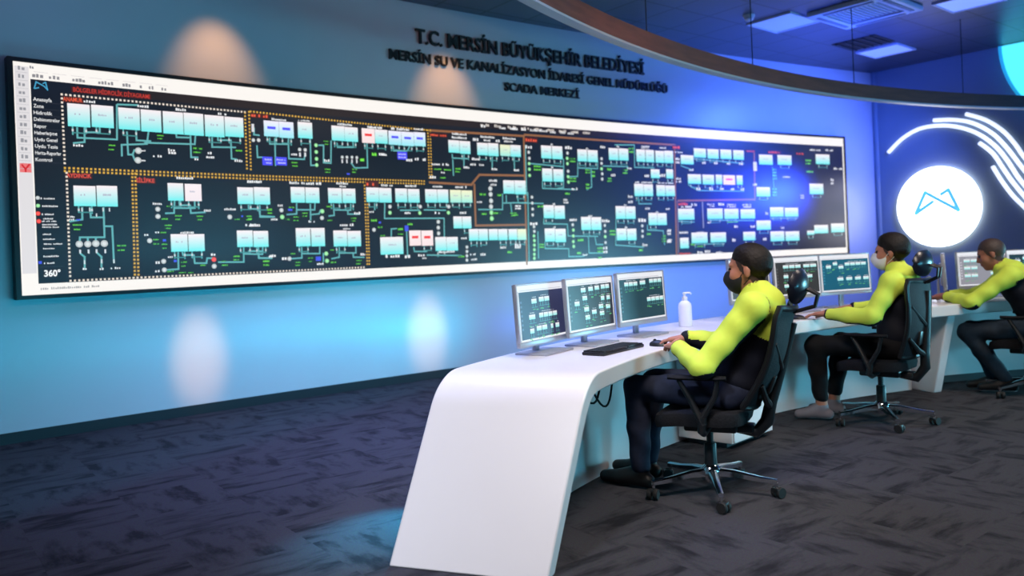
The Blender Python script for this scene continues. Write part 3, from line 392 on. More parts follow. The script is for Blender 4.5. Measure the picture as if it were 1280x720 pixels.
for e in LABS.split(';'):
    c, q = e.split(' '); x, y, wd, h = map(float, q.split(','))
    if c == 'w':
        if h > wd*1.4: P.crect(x, y, wd, h, (222, 222, 226), 6)
        elif h > .045:
            for k in (-.28, .28): P.scribble(x, y+k*h, wd, h*.42, (236, 236, 238), 7, rnd)
        else: P.scribble(x, y, wd, h, (238, 238, 240), 7, rnd)
    elif c == 'G':
        n = max(1, round(h/.04))
        for k in range(n):
            yy = y+h/2-(k+.5)*h/n; P.crect(x, yy, wd, h/n*.8, (24, 74, 26), 6); P.scribble(x, yy, wd*.9, h/n*.5, (124, 232, 74), 7, rnd)
    elif c == 'r': P.crect(x, y, wd, h, (70, 26, 20), 5); P.scribble(x, y, wd*.9, h*.6, (236, 90, 58), 7, rnd)
    elif c == 'B': P.crect(x, y, wd, h, (78, 78, 248), 6); P.scribble(x, y+h*.18, wd*.8, h*.2, (200, 200, 255), 7, rnd); P.scribble(x, y-h*.2, wd*.8, h*.2, (200, 200, 255), 7, rnd)
    else: P.crect(x, y, wd, h, (70, 84, 230), 6)
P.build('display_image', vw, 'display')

# ------------------------------------------------------------------ wall lettering
sg = empty('wall_lettering', 'black raised Turkish lettering in three lines on the wall above the video wall', 'sign', tuple(WP(5.5, 3.2, WR)))
for body, s0, s1, h0, cap in (('T.C. MERSİN BÜYÜKŞEHİR BELEDİYESİ', 3.745, 7.169, 3.62, .158), ('MERSİN SU VE KANALİZASYON İDARESİ GENEL MÜDÜRLÜĞÜ', 3.415, 7.581, 3.408, .108), ('SCADA MERKEZİ', 4.912, 6.045, 3.214, .1)):
    vs, fs, wd = text_mesh(body, .016, .1); sx = (s1-s0)/wd
    mb = MB(); mb.add([WP(s0+v[0]*sx, h0+v[1]*cap/.72, WR-.016-v[2]*.14)-sg.location for v in vs], fs, 'letters'); mb.build('lettering_line', sg, fix=False, smooth=0)

# ------------------------------------------------------------------ logo wall
lg = empty('illuminated_logo', 'round white backlit logo disc with pale blue zigzag emblem on the right wall', 'sign', tuple(LP(1.0, 1.16, .02)))
LX = Matrix(((LD.x, LN.x, 0, LP(1.0, 1.79).x), (LD.y, LN.y, 0, LP(1.0, 1.79).y), (0, 0, 1, 1.79), (0, 0, 0, 1)))   # local x along the wall, y into the room
IL = Matrix.Translation(-lg.location)
mb = MB(); mb.lathe([(.6, 0), (.615, .01), (.615, .07), (.6, .08), (.01, .08)], 'disc', 64, IL @ LX @ Matrix.Rotation(-PI/2, 4, 'X')); mb.build('disc', lg)
mb = MB()
ep = [(.681, 1.7), (.835, 2.022), (1.316, 1.71), (1.178, 2.037), (1.069, 1.972)]
def stroke(mb, pts, wd, d0, d1, m, X):
    for (x0, z0), (x1, z1) in zip(pts, pts[1:]):
        L = math.hypot(x1-x0, z1-z0); dx, dz = (x1-x0)/L, (z1-z0)/L; nx, nz = -dz*wd/2, dx*wd/2; e = wd*.3
        q = [(x0-dx*e-nx, z0-dz*e-nz), (x1+dx*e-nx, z1+dz*e-nz), (x1+dx*e+nx, z1+dz*e+nz), (x0-dx*e+nx, z0-dz*e+nz)]
        mb.add([(a, d0, b) for a, b in q]+[(a, d1, b) for a, b in q], [(0, 1, 2, 3), (4, 5, 6, 7), (0, 1, 5, 4), (1, 2, 6, 5), (2, 3, 7, 6), (3, 0, 4, 7)], m, X)
sh_ = lambda l: [(t-1.0, h-1.79) for t, h in l]
stroke(mb, sh_([(.946, 1.872), (.681, 1.7), (.835, 2.022), (1.316, 1.71), (1.178, 2.037), (1.069, 1.972)]), .052, .0805, .09, 'emblem', IL @ LX)
mb.build('emblem', lg)
tubes = [([(.263, 2.717), (.493, 2.91), (.763, 3.026), (1.055, 3.031), (1.335, 2.966), (1.602, 2.828), (1.826, 2.617), (1.978, 2.384), (2.125, 2.103), (2.3, 1.86), (2.5, 1.7)], 'longest white light tube, arching from left of the logo disc over its top'),
 ([(.98, 3.126), (1.27, 3.088), (1.541, 2.994), (1.8, 2.8), (1.984, 2.56), (2.133, 2.313), (2.3, 2.06), (2.5, 1.88)], 'white light tube just above the longest one, starting over the logo disc'),
 ([(1.445, 3.148), (1.709, 3.018), (1.93, 2.827), (2.081, 2.618), (2.184, 2.429), (2.34, 2.2), (2.5, 2.06)], 'uppermost white light tube at the top right of the logo disc'),
 ([(1.614, 2.692), (1.789, 2.514), (1.926, 2.265), (2.03, 2.077), (2.164, 1.871), (2.3, 1.69), (2.5, 1.53)], 'white light tube just under the longest one, right of the logo disc'),
 ([(1.782, 2.324), (1.888, 2.109), (2.023, 1.883), (2.158, 1.714), (2.3, 1.54), (2.5, 1.37)], 'lowest and shortest white light tube right of the logo disc')]
def smooth_path(p, n=5):
    p = [Vector((*q, 0)) if len(q) == 2 else Vector(q) for q in p]; o = []
    for i in range(len(p)-1):
        a, b, c, d = p[max(i-1, 0)], p[i], p[i+1], p[min(i+2, len(p)-1)]
        for k in range(n):
            t = k/n; o.append(.5*((2*b)+(c-a)*t+(2*a-5*b+4*c-d)*t*t+(3*b-a-3*c+d)*t**3))
    return o+[p[-1]]
for pts, lb in tubes:
    q = [LP(v.x, v.y, .03) for v in smooth_path(pts)]
    mb = MB(); mb.tube(q, .027, 'neon', 10); o = mb.build('light_tube'); tag(o, lb, 'light', 'wavy light tubes above the logo')
# large cyan ring light high on the right wall
rg = empty('ring_light', 'large cyan glowing half ring light high on the right wall by the frame edge', 'light', tuple(LP(3.35, CEIL-1.4, .02)))
for nm, r0, r1, m, d1 in (('glowing_band', 1.08, 1.36, 'cyan_led', .1), ('rim', 1.36, 1.4, 'cyan_edge', .13)):
    rings = []
    for i in range(41):
        a = PI+PI*i/40
        rings.append([LP(3.35+r*cos(a), CEIL-.02+r*sin(a), d)-rg.location for r, d in ((r0, .005), (r1, .005), (r1, d1), (r0, d1))])
    mb = MB(); mb.loft(rings, m); mb.build(nm, rg)

# ------------------------------------------------------------------ ceiling fittings
RC = Vector((10.024, -.421)); RR = 11.31
ch = empty('ceiling_ring', 'long curved brown ceiling ring with pale lower edge hanging across the room', 'ceiling ring', (RC.x+RR*cos(rad(135)), RC.y+RR*sin(rad(135)), 2.95))
def ring_strip(h0, h1, r0, r1, m, name):
    rings = []
    for i in range(121):
        a = rad(200-98.4*i/120); d = Vector((cos(a), sin(a)))
        rings.append([Vector((RC.x+d.x*r, RC.y+d.y*r, h))-ch.location for r, h in ((r0, h0), (r1, h0), (r1, h1), (r0, h1))])
    mb = MB(); mb.loft(rings, m); return mb.build(name, ch)
ring_strip(2.952, 3.11, RR, RR+.075, 'fascia', 'fascia'); ring_strip(2.935, 2.953, RR-.006, RR+.08, 'trim', 'edge_trim')
for a in (180, 164, 148, 141, 131.5, 122, 112, 104):
    p = Vector((RC.x+(RR+.037)*cos(rad(a)), RC.y+(RR+.037)*sin(rad(a)), 0))
    mb = MB(); mb.tube([p+Vector((0, 0, 3.1))-ch.location, p+Vector((0, 0, CEIL))-ch.location], .005, 'black_plastic', 6); mb.build('suspension_cable', ch)

TU = Vector((cos(rad(40)), sin(rad(40)), 0)); TV = Vector((-TU.y, TU.x, 0))
def tileX(x, y, z=CEIL): return Matrix(((TU.x, TV.x, 0, 0), (TU.y, TV.y, 0, 0), (0, 0, 1, 0), (0, 0, 0, 1)))
def ceiling_panel(x, y, m, lb, w_=.6, h_=.6):
    e = empty('ceiling_light', lb, 'light', (x, y, CEIL), 0, 'square ceiling light panels'); X = tileX(0, 0)
    mb = MB()
    for c, d in (((0, h_/2-.012, -.012), (w_, .024, .024)), ((0, -h_/2+.012, -.012), (w_, .024, .024)), ((w_/2-.012, 0, -.012), (.024, h_-.048, .024)), ((-w_/2+.012, 0, -.012), (.024, h_-.048, .024))): mb.box(c, d, 'ac_white', X)
    mb.build('frame', e)
    mb = MB(); mb.box((0, 0, -.008), (w_-.048, h_-.048, .012), m, X); mb.build('diffuser', e)
ceiling_panel(5.52, 11.57, 'light_panel', 'bright square ceiling light panel nearest the far room corner, beside a dark open tile')
ceiling_panel(3.47, 9.9, 'dim_panel', 'dim square ceiling light panel between the smoke detector and the air unit', .68, .6)
ceiling_panel(5.45, 9.33, 'light_panel', 'square ceiling light panel right of the air unit at the top picture edge')
e = empty('open_ceiling_tile', 'dark plate with added black slats, standing for an open ceiling tile beside the bright light panel', 'hole', (4.98, 11.08, CEIL)); X = tileX(0, 0)
mb = MB(); mb.box((0, 0, -.004), (.6, .6, .008), 'void', X); mb.build('void_plate', e)  # flat dark plate stands for the shaded hole; its slats are made up
mb = MB()
for k in range(5): mb.box((0, -.24+k*.12, -.014), (.58, .02, .014), 'black_plastic', X)
mb.build('slats', e)
e = empty('air_conditioner', 'square grey and white ceiling cassette air unit at the top right', 'air conditioner', (4.3, 9.5, CEIL)); 
mb = MB()
for c, d in (((0, .4, -.03), (.95, .15, .06)), ((0, -.4, -.03), (.95, .15, .06)), ((.4, 0, -.03), (.15, .65, .06)), ((-.4, 0, -.03), (.15, .65, .06))): mb.box(c, d, 'ac_white', X, .012)
mb.build('casing', e)
mb = MB(); mb.box((0, 0, -.02), (.66, .66, .02), 'ac_grey', X)
for k in range(12): mb.box((0, -.3+k*.0545, -.034), (.6, .012, .012), 'ac_white', X)
mb.build('grille', e)
for sx, sy, ww, hh in ((0, .4, .7, .05), (0, -.4, .7, .05), (.4, 0, .05, .6), (-.4, 0, .05, .6)):
    mb = MB(); mb.box((sx, sy, -.064), (ww, hh, .01), 'ac_grey', X, .003); mb.build('louvre', e)
e = empty('smoke_detector', 'small round white smoke detector on the dark ceiling', 'smoke detector', (2.94, 9.55, CEIL))
mb = MB(); mb.lathe([(.07, 0), (.07, -.02), (.062, -.03)], 'ac_white', 24); mb.build('base', e)
mb = MB(); mb.lathe([(.055, -.03), (.055, -.05), (.035, -.07), (.01, -.075)], 'ac_white', 24); mb.build('sensor_dome', e)

# ------------------------------------------------------------------ desks
DC_ = Vector((5.49, 1.155)); RN, RF, TOP, THK = 5.63, 6.40, .75, .09
def DP(r, th, z): return Vector((DC_.x+r*cos(rad(th)), DC_.y+r*sin(rad(th)), z))
def DT(th): return Vector((sin(rad(th)), -cos(rad(th)), 0))          # along the desk, away from the camera
def DNrm(th): return Vector((cos(rad(th)), sin(rad(th)), 0))          # from the operator to the screen wall
def sweep(mb, path, r0, r1, m):
    """path: list of (theta, z) closed outline, swept between two radii (r0 / r1 may be functions of z)"""
    f0 = r0 if callable(r0) else (lambda z: r0); f1 = r1 if callable(r1) else (lambda z: r1)
    n = len(path); a = [DP(f0(z), t, z) for t, z in path]; b = [DP(f1(z), t, z) for t, z in path]
    mb.add(a+b, [(i, (i+1) % n, n+(i+1) % n, n+i) for i in range(n)], m)
    return a, b
def slab_faces(mb, outer, inner, r0, r1, m):
    """outer/inner: matching (theta, z) polylines; a solid band between them"""
    rings = []
    for (t0, z0), (t1, z1) in zip(outer, inner):
        rings.append([DP(r0(z0), t0, z0), DP(r1(z0), t0, z0), DP(r1(z1), t1, z1), DP(r0(z1), t1, z1)])
    mb.loft(rings, m)
G = 180/PI/6.0                                                        # degrees per metre along the desk
def waterfall(th_floor, th_corner, th_end, rad_o=.17, nseg=10):
    """outline of a top that bends down into a slanted end leg (all in metres from the top corner, then degrees)"""
    L = (th_floor-th_corner)/G; ang = math.atan2(TOP, L)             # slope of the leg
    def off(d, R):                                                   # polyline at inward offset d
        z = TOP-d; x0 = -L+d/sin(ang); 
        xc = x0+z/math.tan(ang)                                      # corner of the offset lines
        k = R*math.tan((PI-ang)/2-0) if False else R/math.tan((PI-ang)/2)
        p = [(x0, 0), (xc-k*cos(ang), z-k*sin(ang))]
        # arc from the leg tangent to the top tangent
        cx, cz = xc+k, z-R
        a0 = PI/2+(ang)
        for i in range(1, nseg+1):
            a = a0-(a0-PI/2)*i/nseg; p.append((cx+R*cos(a), cz+R*sin(a)))
        return p
    o, i = off(0, rad_o+THK), off(THK, rad_o)
    conv = lambda p: (th_corner-p[0]*G, p[1])
    o = [conv(p) for p in o]; i = [conv(p) for p in i]
    for k in range(1, 25):
        t0 = o[nseg+1][0]; t = t0+(th_end-t0)*k/24; o.append((t, TOP)); i.append((t, TOP-THK))
    return o, i
def arc_box(mb, r0, r1, t0, t1, z0, z1, m, n=16):
    rings = []
    for k in range(n+1):
        t = t0+(t1-t0)*k/n; rings.append([DP(r0, t, z0), DP(r1, t, z0), DP(r1, t, z1), DP(r0, t, z1)])
    mb.loft(rings, m)
def desk(lb, t0, t1): 
    p = DP(6, (t0+t1)/2, 0); return empty('console_desk', lb, 'desk', tuple(p), 0, 'curved white console desks')
def dbuild(mb, name, e, **k):
    o = mb.build(name, e, **k); o.location = -Vector(e.location); return o
D1 = desk('nearest white console desk with a curved slanted waterfall end leg, carrying three monitors', 158, 131.3)
o_, i_ = waterfall(160.0, 156.1, 131.4)
mb = MB(); rr0 = lambda z: RN+.035+.085*(1-z/TOP); rr1 = lambda z: RF+.05*(1-z/TOP)
slab_faces(mb, o_, i_, rr0, rr1, 'white'); dbuild(mb, 'worktop', D1, bevel=.008)
mb = MB(); arc_box(mb, 6.1, 6.125, 153.5, 131.4, 0, TOP-THK-.002, 'white'); dbuild(mb, 'modesty_panel', D1)
D2 = desk('middle white console desk behind the first chair, where the masked man in black trousers sits', 131.2, 109)
mb = MB(); arc_box(mb, RN+.03, RF, 131.2, 109.0, TOP-THK, TOP, 'white', 24); dbuild(mb, 'worktop', D2, bevel=.008)
mb = MB(); arc_box(mb, 6.1, 6.125, 131.2, 110.1, 0, TOP-THK-.002, 'white'); dbuild(mb, 'modesty_panel', D2)
mb = MB()
rings = [[DP(RN+.09+.17*(1-z/.66), 109.95, z), DP(6.3, 109.95, z), DP(6.3, 109.1, z), DP(RN+.09+.17*(1-z/.66), 109.1, z)] for z in (0, .3, TOP-THK-.002)]
mb.loft(rings, 'white'); dbuild(mb, 'end_panel', D2, bevel=.01)
D3 = desk('farthest white console desk at the right, under the leaning man', 108.8, 80)
mb = MB(); arc_box(mb, RN+.06, RF+.1, 108.8, 76, TOP-THK, TOP, 'white', 30); dbuild(mb, 'worktop', D3, bevel=.008)
mb = MB(); arc_box(mb, 6.2, 6.225, 108.8, 76, .07, TOP-THK-.002, 'white'); dbuild(mb, 'modesty_panel', D3)
mb = MB(); arc_box(mb, 6.24, 6.27, 108.8, 76, 0, .08, 'grey_panel'); dbuild(mb, 'plinth', D3)
pd = empty('pedestal_cabinet', 'white pedestal cabinet under the nearest desk, right behind the first chair', 'cabinet', tuple(DP(5.85, 134, 0)))
mb = MB(); arc_box(mb, 5.70, 6.09, 136.6, 131.5, .035, TOP-THK-.004, 'white', 6); dbuild(mb, 'body', pd, bevel=.004)
mb = MB(); arc_box(mb, 5.76, 6.05, 136.2, 131.9, 0, .036, 'grey_panel', 4); dbuild(mb, 'plinth', pd)
mb = MB()
for z0, z1 in ((.04, .245), (.25, .445), (.45, .65)):
    mb = MB(); arc_box(mb, 5.688, 5.699, 136.5, 131.6, z0, z1, 'white', 6); dbuild(mb, 'drawer', pd, bevel=.002)
# cables hanging below the first desk
cb = empty('cable_loop', 'black cable loops hanging under the nearest desk behind its end leg', 'cable', tuple(DP(6.04, 147.5, .6)))
for k, (a0, a1, dz, rr) in enumerate(((149.4, 146.2, .19, 6.03), (148.6, 145.4, .22, 6.0), (148.2, 146.0, .13, 6.05))):
    pts = []
    for i in range(13):
        u = i/12; pts.append(DP(rr-.03*sin(PI*u), a0+(a1-a0)*u, .656-dz*sin(PI*u)**.8)-cb.location)
    mb = MB(); mb.tube(pts, .006, 'rubber', 8); mb.build('cable', cb)

# ------------------------------------------------------------------ monitors
def monitor(p0, ang, lb, bg, items, zb=.80, w_=.545, h_=.335, chin=.03, group='desk monitors', name='monitor'):
    d = Vector((cos(rad(ang)), sin(rad(ang)), 0)); n = Vector((d.y, -d.x, 0)); p0 = Vector((p0[0], p0[1], 0)); c = p0+d*w_/2
    X = Matrix(((d.x, -n.x, 0, 0), (d.y, -n.y, 0, 0), (0, 0, 1, 0), (0, 0, 0, 1)))     # x along, y away from the operator
    e = empty(name, lb, 'monitor', (c.x, c.y, TOP), 0, group); z0 = zb-TOP
    T = Matrix.Rotation(rad(-3), 4, 'X')
    XX = X @ Matrix.Translation((0, 0, z0+h_/2)) @ T
    b = .009
    mb = MB()
    for cc, dd in (((0, 0, h_/2-b/2), (w_, .018, b)), ((0, 0, -h_/2+chin/2), (w_, .018, chin)), ((-w_/2+b/2, 0, (chin-b)/2), (b, .018, h_-b-chin)), ((w_/2-b/2, 0, (chin-b)/2), (b, .018, h_-b-chin))): mb.box(cc, dd, 'silver', XX, .002)
    mb.box((0, .01, 0), (w_-.004, .018, h_-.004), 'silver', XX, .004); mb.box((0, .026, -.02), (.3, .03, .2), 'silver', XX, .01)
    mb.build('bezel', e)
    pw, ph = w_-2*b, h_-b-chin
    q = Pic(lambda x, y, l: XX @ Vector((-pw/2+x*pw, -.003-.0006*l, -h_/2+chin+y*ph)), 9)
    r = random.Random(hash(lb) % 1000 if False else len(lb)*7+int(ang*10))
    q.rect(0, 0, 1, 1, (240, 240, 246), 0); q.rect(.04, .035, .985, .88, bg, 1); q.rect(.05, .9, .9, .915, (205, 205, 212), 1); q.rect(0, 0, .035, .9, (206, 206, 210), 1)
    lite = tuple(min(255, v+70) for v in bg)
    for k in range(7): q.rect(.05, .2+k*.08, .085, .24+k*.08, tuple(min(255, v+45) for v in bg), 2)
    for it in items:
        x, y, n_ = it[:3]; sw = it[3] if len(it) > 3 else .07; sh = it[4] if len(it) > 4 else .085
        for k in range(n_):
            xx = x+k*sw*1.12
            q.rect(xx, y-sh/2, xx+sw, y+sh/2, (150, 238, 236), 3, (250, 240, 243))
            for t in (.25, .75): q.line([(xx+t*sw, y-sh/2), (xx+t*sw, y-sh/2-.05-.04*r.random())], .007, (90, 160, 160), 2)
        ww = n_*sw*1.12
        q.line([(x, y-sh/2-.07), (x+ww, y-sh/2-.07)], .008, (80, 150, 150), 2)
        for k in range(n_+1):
            q.scribble(x+r.uniform(0, ww), y-sh/2-.1-.03*r.random(), .05, .022, (100, 190, 120), 3, r)
        q.scribble(x+ww/2, y+sh/2+.03, ww*.7, .018, (200, 205, 210), 3, r)
    q.build('display', e, 'monitor_display')
    mb = MB(); zc = z0+h_/2
    mb.box((0, .055, zc/2-.01), (.045, .022, zc), 'silver', X, .004); mb.box((0, .048, zc-.02), (.09, .03, .07), 'silver', X, .006); mb.build('stand_neck', e)
    mb = MB(); mb.box((0, .0, .006), (.30, .20, .012), 'silver', X, .005); mb.build('stand_base', e)
    return e
P1 = [(.27, .70, 1, .1), (.42, .72, 2, .1), (.2, .42, 1, .12), (.4, .43, 4, .085), (.2, .17, 1, .08), (.33, .2, 2, .1), (.62, .2, 1, .05), (.72, .2, 1, .08)]
P2 = [(.3, .78, 1, .1), (.46, .79, 1, .1), (.6, .8, 1, .1), (.74, .81, 2, .09), (.32, .62, 1, .1), (.15, .53, 1, .1), (.72, .58, 1, .08), (.85, .58, 1, .08), (.34, .4, 1, .1), (.66, .42, 1, .1), (.82, .4, 1, .1), (.5, .33, 1, .1), (.67, .28, 1, .1), (.35, .24, 1, .1)]
P3 = [(.14, .78, 3, .085), (.47, .79, 1, .12), (.68, .81, 3, .085), (.6, .42, 4, .085)]
P4 = [(.12, .68, 1, .1), (.26, .76, 1, .09), (.37, .66, 1, .1), (.5, .74, 4, .1), (.33, .33, 1, .12), (.51, .33, 1, .12), (.69, .33, 1, .12), (.86, .33, 1, .11)]
P5 = [(.2, .76, 3, .12), (.65, .76, 2, .14), (.2, .5, 1, .1), (.45, .48, 3, .12), (.2, .25, 4, .12)]
P6 = [(.12, .75, 2, .12), (.12, .53, 2, .12), (.12, .3, 2, .12), (.62, .78, 2, .12), (.62, .56, 2, .12), (.62, .35, 2, .12)]
monitor((.012, 4.15), 57.5, 'silver monitor nearest the desk end, showing three rows of tanks', (46, 50, 84), P1)
monitor((.29, 4.47), 54, 'silver monitor in the middle of the nearest desk, scattered tanks on its screen', (40, 46, 54), P2, zb=.81)
monitor((.63, 4.875), 48, 'silver monitor beside the white pump bottle, with a dark teal screen', (20, 62, 76), P3, zb=.82)
monitor((1.58, 5.86), 41, 'silver monitor half hidden behind the head of the man in the black mask', (62, 62, 66), P5, zb=.86)
monitor((2.02, 6.21), 31, 'silver monitor with dark grey screen behind the first chair headrest', (52, 52, 54), P5, zb=.86)
monitor((2.50, 6.53), 22, 'silver monitor with bright teal screen before the man in the white mask', (12, 92, 118), P4, zb=.86)
monitor((3.79, 7.03), 61, 'silver monitor turned edge-on behind the second chair headrest', (60, 60, 66), P5, zb=.82)
monitor((3.95, 7.12), 10, 'silver monitor with pale grey screen in front of the leaning man', (150, 148, 158), P6, zb=.83)
monitor((4.44, 7.2), -3, 'monitor right of the leaning man at the picture edge', (16, 18, 24), P4, zb=.83)

# ------------------------------------------------------------------ desk things
def keyboard(c, ang, lb):
    e = empty('keyboard', lb, 'keyboard', (c[0], c[1], TOP), rad(ang))
    mb = MB(); mb.box((0, 0, .009), (.44, .135, .018), 'black_plastic', None, .006); mb.build('case', e)
    mb = MB()
    for r in range(5):
        for k in range(21 if r else 15):
            st = .42/(21 if r else 15)
            if r == 0 and 4 <= k <= 8: continue
            mb.box((-.21+st*(k+.5), -.052+r*.026, .0205), (st*.82, .021, .008), 'black_plastic', None)
        if r == 0: mb.box((-.035, -.052, .0205), (.135, .021, .008), 'black_plastic')
    mb.build('keys', e); return e
keyboard((.53, 4.32), 53, 'black keyboard lying in front of the middle monitor on the nearest desk')
def mouse(c, ang, lb, z=TOP):
    e = empty('mouse', lb, 'mouse', (c[0], c[1], z), rad(ang))
    rings = []
    for i in range(11):
        u = i/10; y = -.055+.11*u; wd = .031*math.sqrt(max(.04, 1-(2*u-1)**2*.9)); ht = .034*math.sqrt(max(.03, 1-(2*u-1.1)**2*.85))
        rings.append([(wd*cos(a), y, max(0, ht*sin(a))) for a in [PI*k/8 for k in range(9)]])
    mb = MB(); mb.loft(rings, 'black_plastic'); mb.build('shell', e)
    mb = MB(); mb.lathe([(.009, -.004), (.009, .004)], 'rubber', 12, Matrix.Translation((0, .025, .031)) @ Matrix.Rotation(PI/2, 4, 'Y')); mb.build('wheel', e)
mouse((.80, 4.46), 55, 'black mouse under the right hand of the man in the black mask')
mouse((2.035, 5.745), 60, 'black mouse under the left hand of the man in the white mask')
e = empty('pump_bottle', 'white hand sanitiser pump bottle on the nearest desk behind the monitors', 'bottle', (1.18, 5.53, TOP))
mb = MB(); mb.lathe([(.02, 0), (.042, .002), (.046, .01), (.046, .14), (.042, .16), (.026, .175), (.018, .18), (.018, .19)], 'bottle', 28); mb.build('body', e)
mb = MB(); mb.lathe([(.02, .186), (.02, .205), (.008, .208), (.008, .225)], 'bottle', 20); mb.box((.0, 0, .23), (.024, .026, .014), 'bottle', None, .004); mb.tube([(0, 0, .232), (.035, -.01, .232), (.045, -.012, .222)], .006, 'bottle', 8); mb.build('pump', e)

# ------------------------------------------------------------------ chairs
def chair(c, fwd, lb, recline=14, leg_rot=0, arm_in=0, seat_z=.47):
    f = Vector((fwd[0], fwd[1], 0)).normalized(); rz = math.atan2(f.y, f.x)-PI/2
    e = empty('office_chair', lb, 'chair', (c[0], c[1], 0), rz, 'black swivel chairs with headrests')
    hub = .1
    mb = MB(); mb.lathe([(.045, hub-.03), (.05, hub-.02), (.05, hub+.03), (.036, hub+.05), (.03, hub+.055)], 'chrome', 20); mb.build('hub', e)
    mb = MB(); mb.lathe([(.033, hub+.05), (.031, hub+.16), (.028, hub+.165)], 'black_plastic', 20); mb.lathe([(.018, hub+.16), (.018, seat_z-.1)], 'black_plastic', 16); mb.build('gas_lift', e)
    for k in range(5):
        a = rad(leg_rot+72*k)-rz; d = Vector((cos(a), sin(a), 0)); s = Vector((-sin(a), cos(a), 0))
        rings = []
        for t, wd, ht, z in ((.03, .05, .045, hub+.012), (.12, .042, .036, hub+.01), (.24, .034, .028, hub-.008), (.33, .03, .024, hub-.016)):
            rings.append([d*t+s*(wd/2*sx)+Vector((0, 0, z+ht/2*sz)) for sx, sz in ((-1, -.8), (-.6, -1), (.6, -1), (1, -.8), (1, .6), (.5, 1), (-.5, 1), (-1, .6))])
        mb = MB(); mb.loft(rings, 'chrome'); lg_ = mb.build('base_leg', e)
        mb = MB(); cp = d*.325; ax = Matrix.Translation(cp) @ Matrix.Rotation(a+.9, 4, 'Z')
        for q in (-1, 1): mb.lathe([(.008, -.011), (.026, -.011), (.029, -.006), (.029, .006), (.026, .011), (.008, .011)], 'rubber', 20, ax @ Matrix.Translation((.012, q*.017, .029)) @ Matrix.Rotation(PI/2, 4, 'X'))
        mb.box((.008, 0, .043), (.05, .05, .022), 'black_plastic', ax, .008); mb.tube([cp+Vector((0, 0, .045)), cp+Vector((0, 0, .078))], .009, 'chrome', 8); mb.build('caster', lg_)
    mb = MB(); mb.box((0, -.02, seat_z-.105), (.19, .27, .055), 'black_plastic', None, .012); mb.box((0, -.16, seat_z-.115), (.1, .14, .04), 'black_plastic', None, .01)
    mb.tube([(.09, .02, seat_z-.11), (.2, .03, seat_z-.112), (.24, .03, seat_z-.115)], .008, 'black_plastic', 8); mb.build('tilt_mechanism', e)
    # seat cushion
    rings = []; 
    def sring(sc, z, dz=0):
        o = []
        for k in range(40):
            a = 2*PI*k/40; cx = abs(cos(a))**.5*math.copysign(1, cos(a)); cy = abs(sin(a))**.5*math.copysign(1, sin(a))
            y = cy*.235*sc; x = cx*(.245+.02*(cy > 0)*cy)*sc; o.append((x, y+.02, z-(.03*max(0, cy)**3 if dz else 0)))
        return o
    for sc, z, q in ((.8, seat_z-.085, 0), (.97, seat_z-.075, 1), (1, seat_z-.04, 1), (.97, seat_z-.012, 1), (.88, seat_z, 1), (.5, seat_z-.004, 1)): rings.append(sring(sc, z, q))
    mb = MB(); mb.loft(rings, 'black_fabric'); mb.build('seat', e)
    # backrest built upright in its own frame, then leaned back about the seat rear
    B = Matrix.Translation((0, -.2, seat_z-.04)) @ Matrix.Rotation(rad(recline), 4, 'X')
    def bsurf(u, v):      # u -1..1 across, v 0..1 up
        wd = .18+.06*v**.8-.02*max(0, v-.85)/.15; z = .06+v*.53
        return Vector((u*wd, -.02-.035*sin(PI*min(1, v*1.1))*(1)+.045*u*u, z))
    nU, nV = 12, 16; vs = []; fs = []
    for d in (0, -.018):
        for j in range(nV+1):
            for i in range(nU+1): p = bsurf(-1+2*i/nU, j/nV); vs.append(p+Vector((0, d, 0)))
    N = (nU+1)*(nV+1); at = lambda i, j, d=0: d*N+j*(nU+1)+i
    for j in range(nV):
        for i in range(nU): fs += [(at(i, j), at(i+1, j), at(i+1, j+1), at(i, j+1)), (at(i, j, 1), at(i, j+1, 1), at(i+1, j+1, 1), at(i+1, j, 1))]
    for j in range(nV): fs += [(at(0, j), at(0, j+1), at(0, j+1, 1), at(0, j, 1)), (at(nU, j), at(nU, j, 1), at(nU, j+1, 1), at(nU, j+1))]
    for i in range(nU): fs += [(at(i, 0), at(i, 0, 1), at(i+1, 0, 1), at(i+1, 0)), (at(i, nV), at(i+1, nV), at(i+1, nV, 1), at(i, nV, 1))]
    mb = MB(); mb.add(vs, fs, 'mesh_fabric', B); br = mb.build('backrest', e)
    mb = MB(); per = [bsurf(-1+2*i/10, 0) for i in range(11)]+[bsurf(1, j/12) for j in range(1, 13)]+[bsurf(1-2*i/10, 1) for i in range(1, 11)]+[bsurf(-1, 1-j/12) for j in range(1, 13)]
    mb.tube([p+Vector((0, -.009, 0)) for p in per], .017, 'black_plastic', 8, B); mb.build('back_frame', br)
    mb = MB(); V = lambda x, y, z: B @ Vector((x, y, z))
    mb.tube([(0, -.14, seat_z-.115), (0, -.24, seat_z-.135), V(0, -.1, .0), V(0, -.085, .1), V(0, -.07, .3), V(0, -.05, .52)], [.03, .032, .034, .03, .026, .018], 'black_plastic', 12)
    for q in (-1, 1): mb.tube([V(0, -.085, .08), V(q*.1, -.07, .12), V(q*.185, -.03, .2)], [.022, .018, .012], 'black_plastic', 8); mb.tube([V(0, -.072, .28), V(q*.09, -.06, .33), V(q*.2, -.02, .42)], [.018, .014, .011], 'black_plastic', 8)
    mb.box((0, -.062, .2), (.2, .022, .1), 'black_plastic', B, .01); mb.build('back_support', e)
    # headrest on its bracket
    H = B @ Matrix.Translation((0, -.035, .70)) @ Matrix.Rotation(rad(-recline*.55), 4, 'X')
    rings = []
    for k in range(13):
        u = -1+2*k/12; s = math.sqrt(max(.05, 1-u**4)); x = u*.14; yb = .04*u*u
        rings.append([(x, yb+.022*cos(t)*(.5+.5*s)+.02*sin(t)**2, .09*s*sin(t)+.006) for t in [2*PI*i/16 for i in range(16)]])
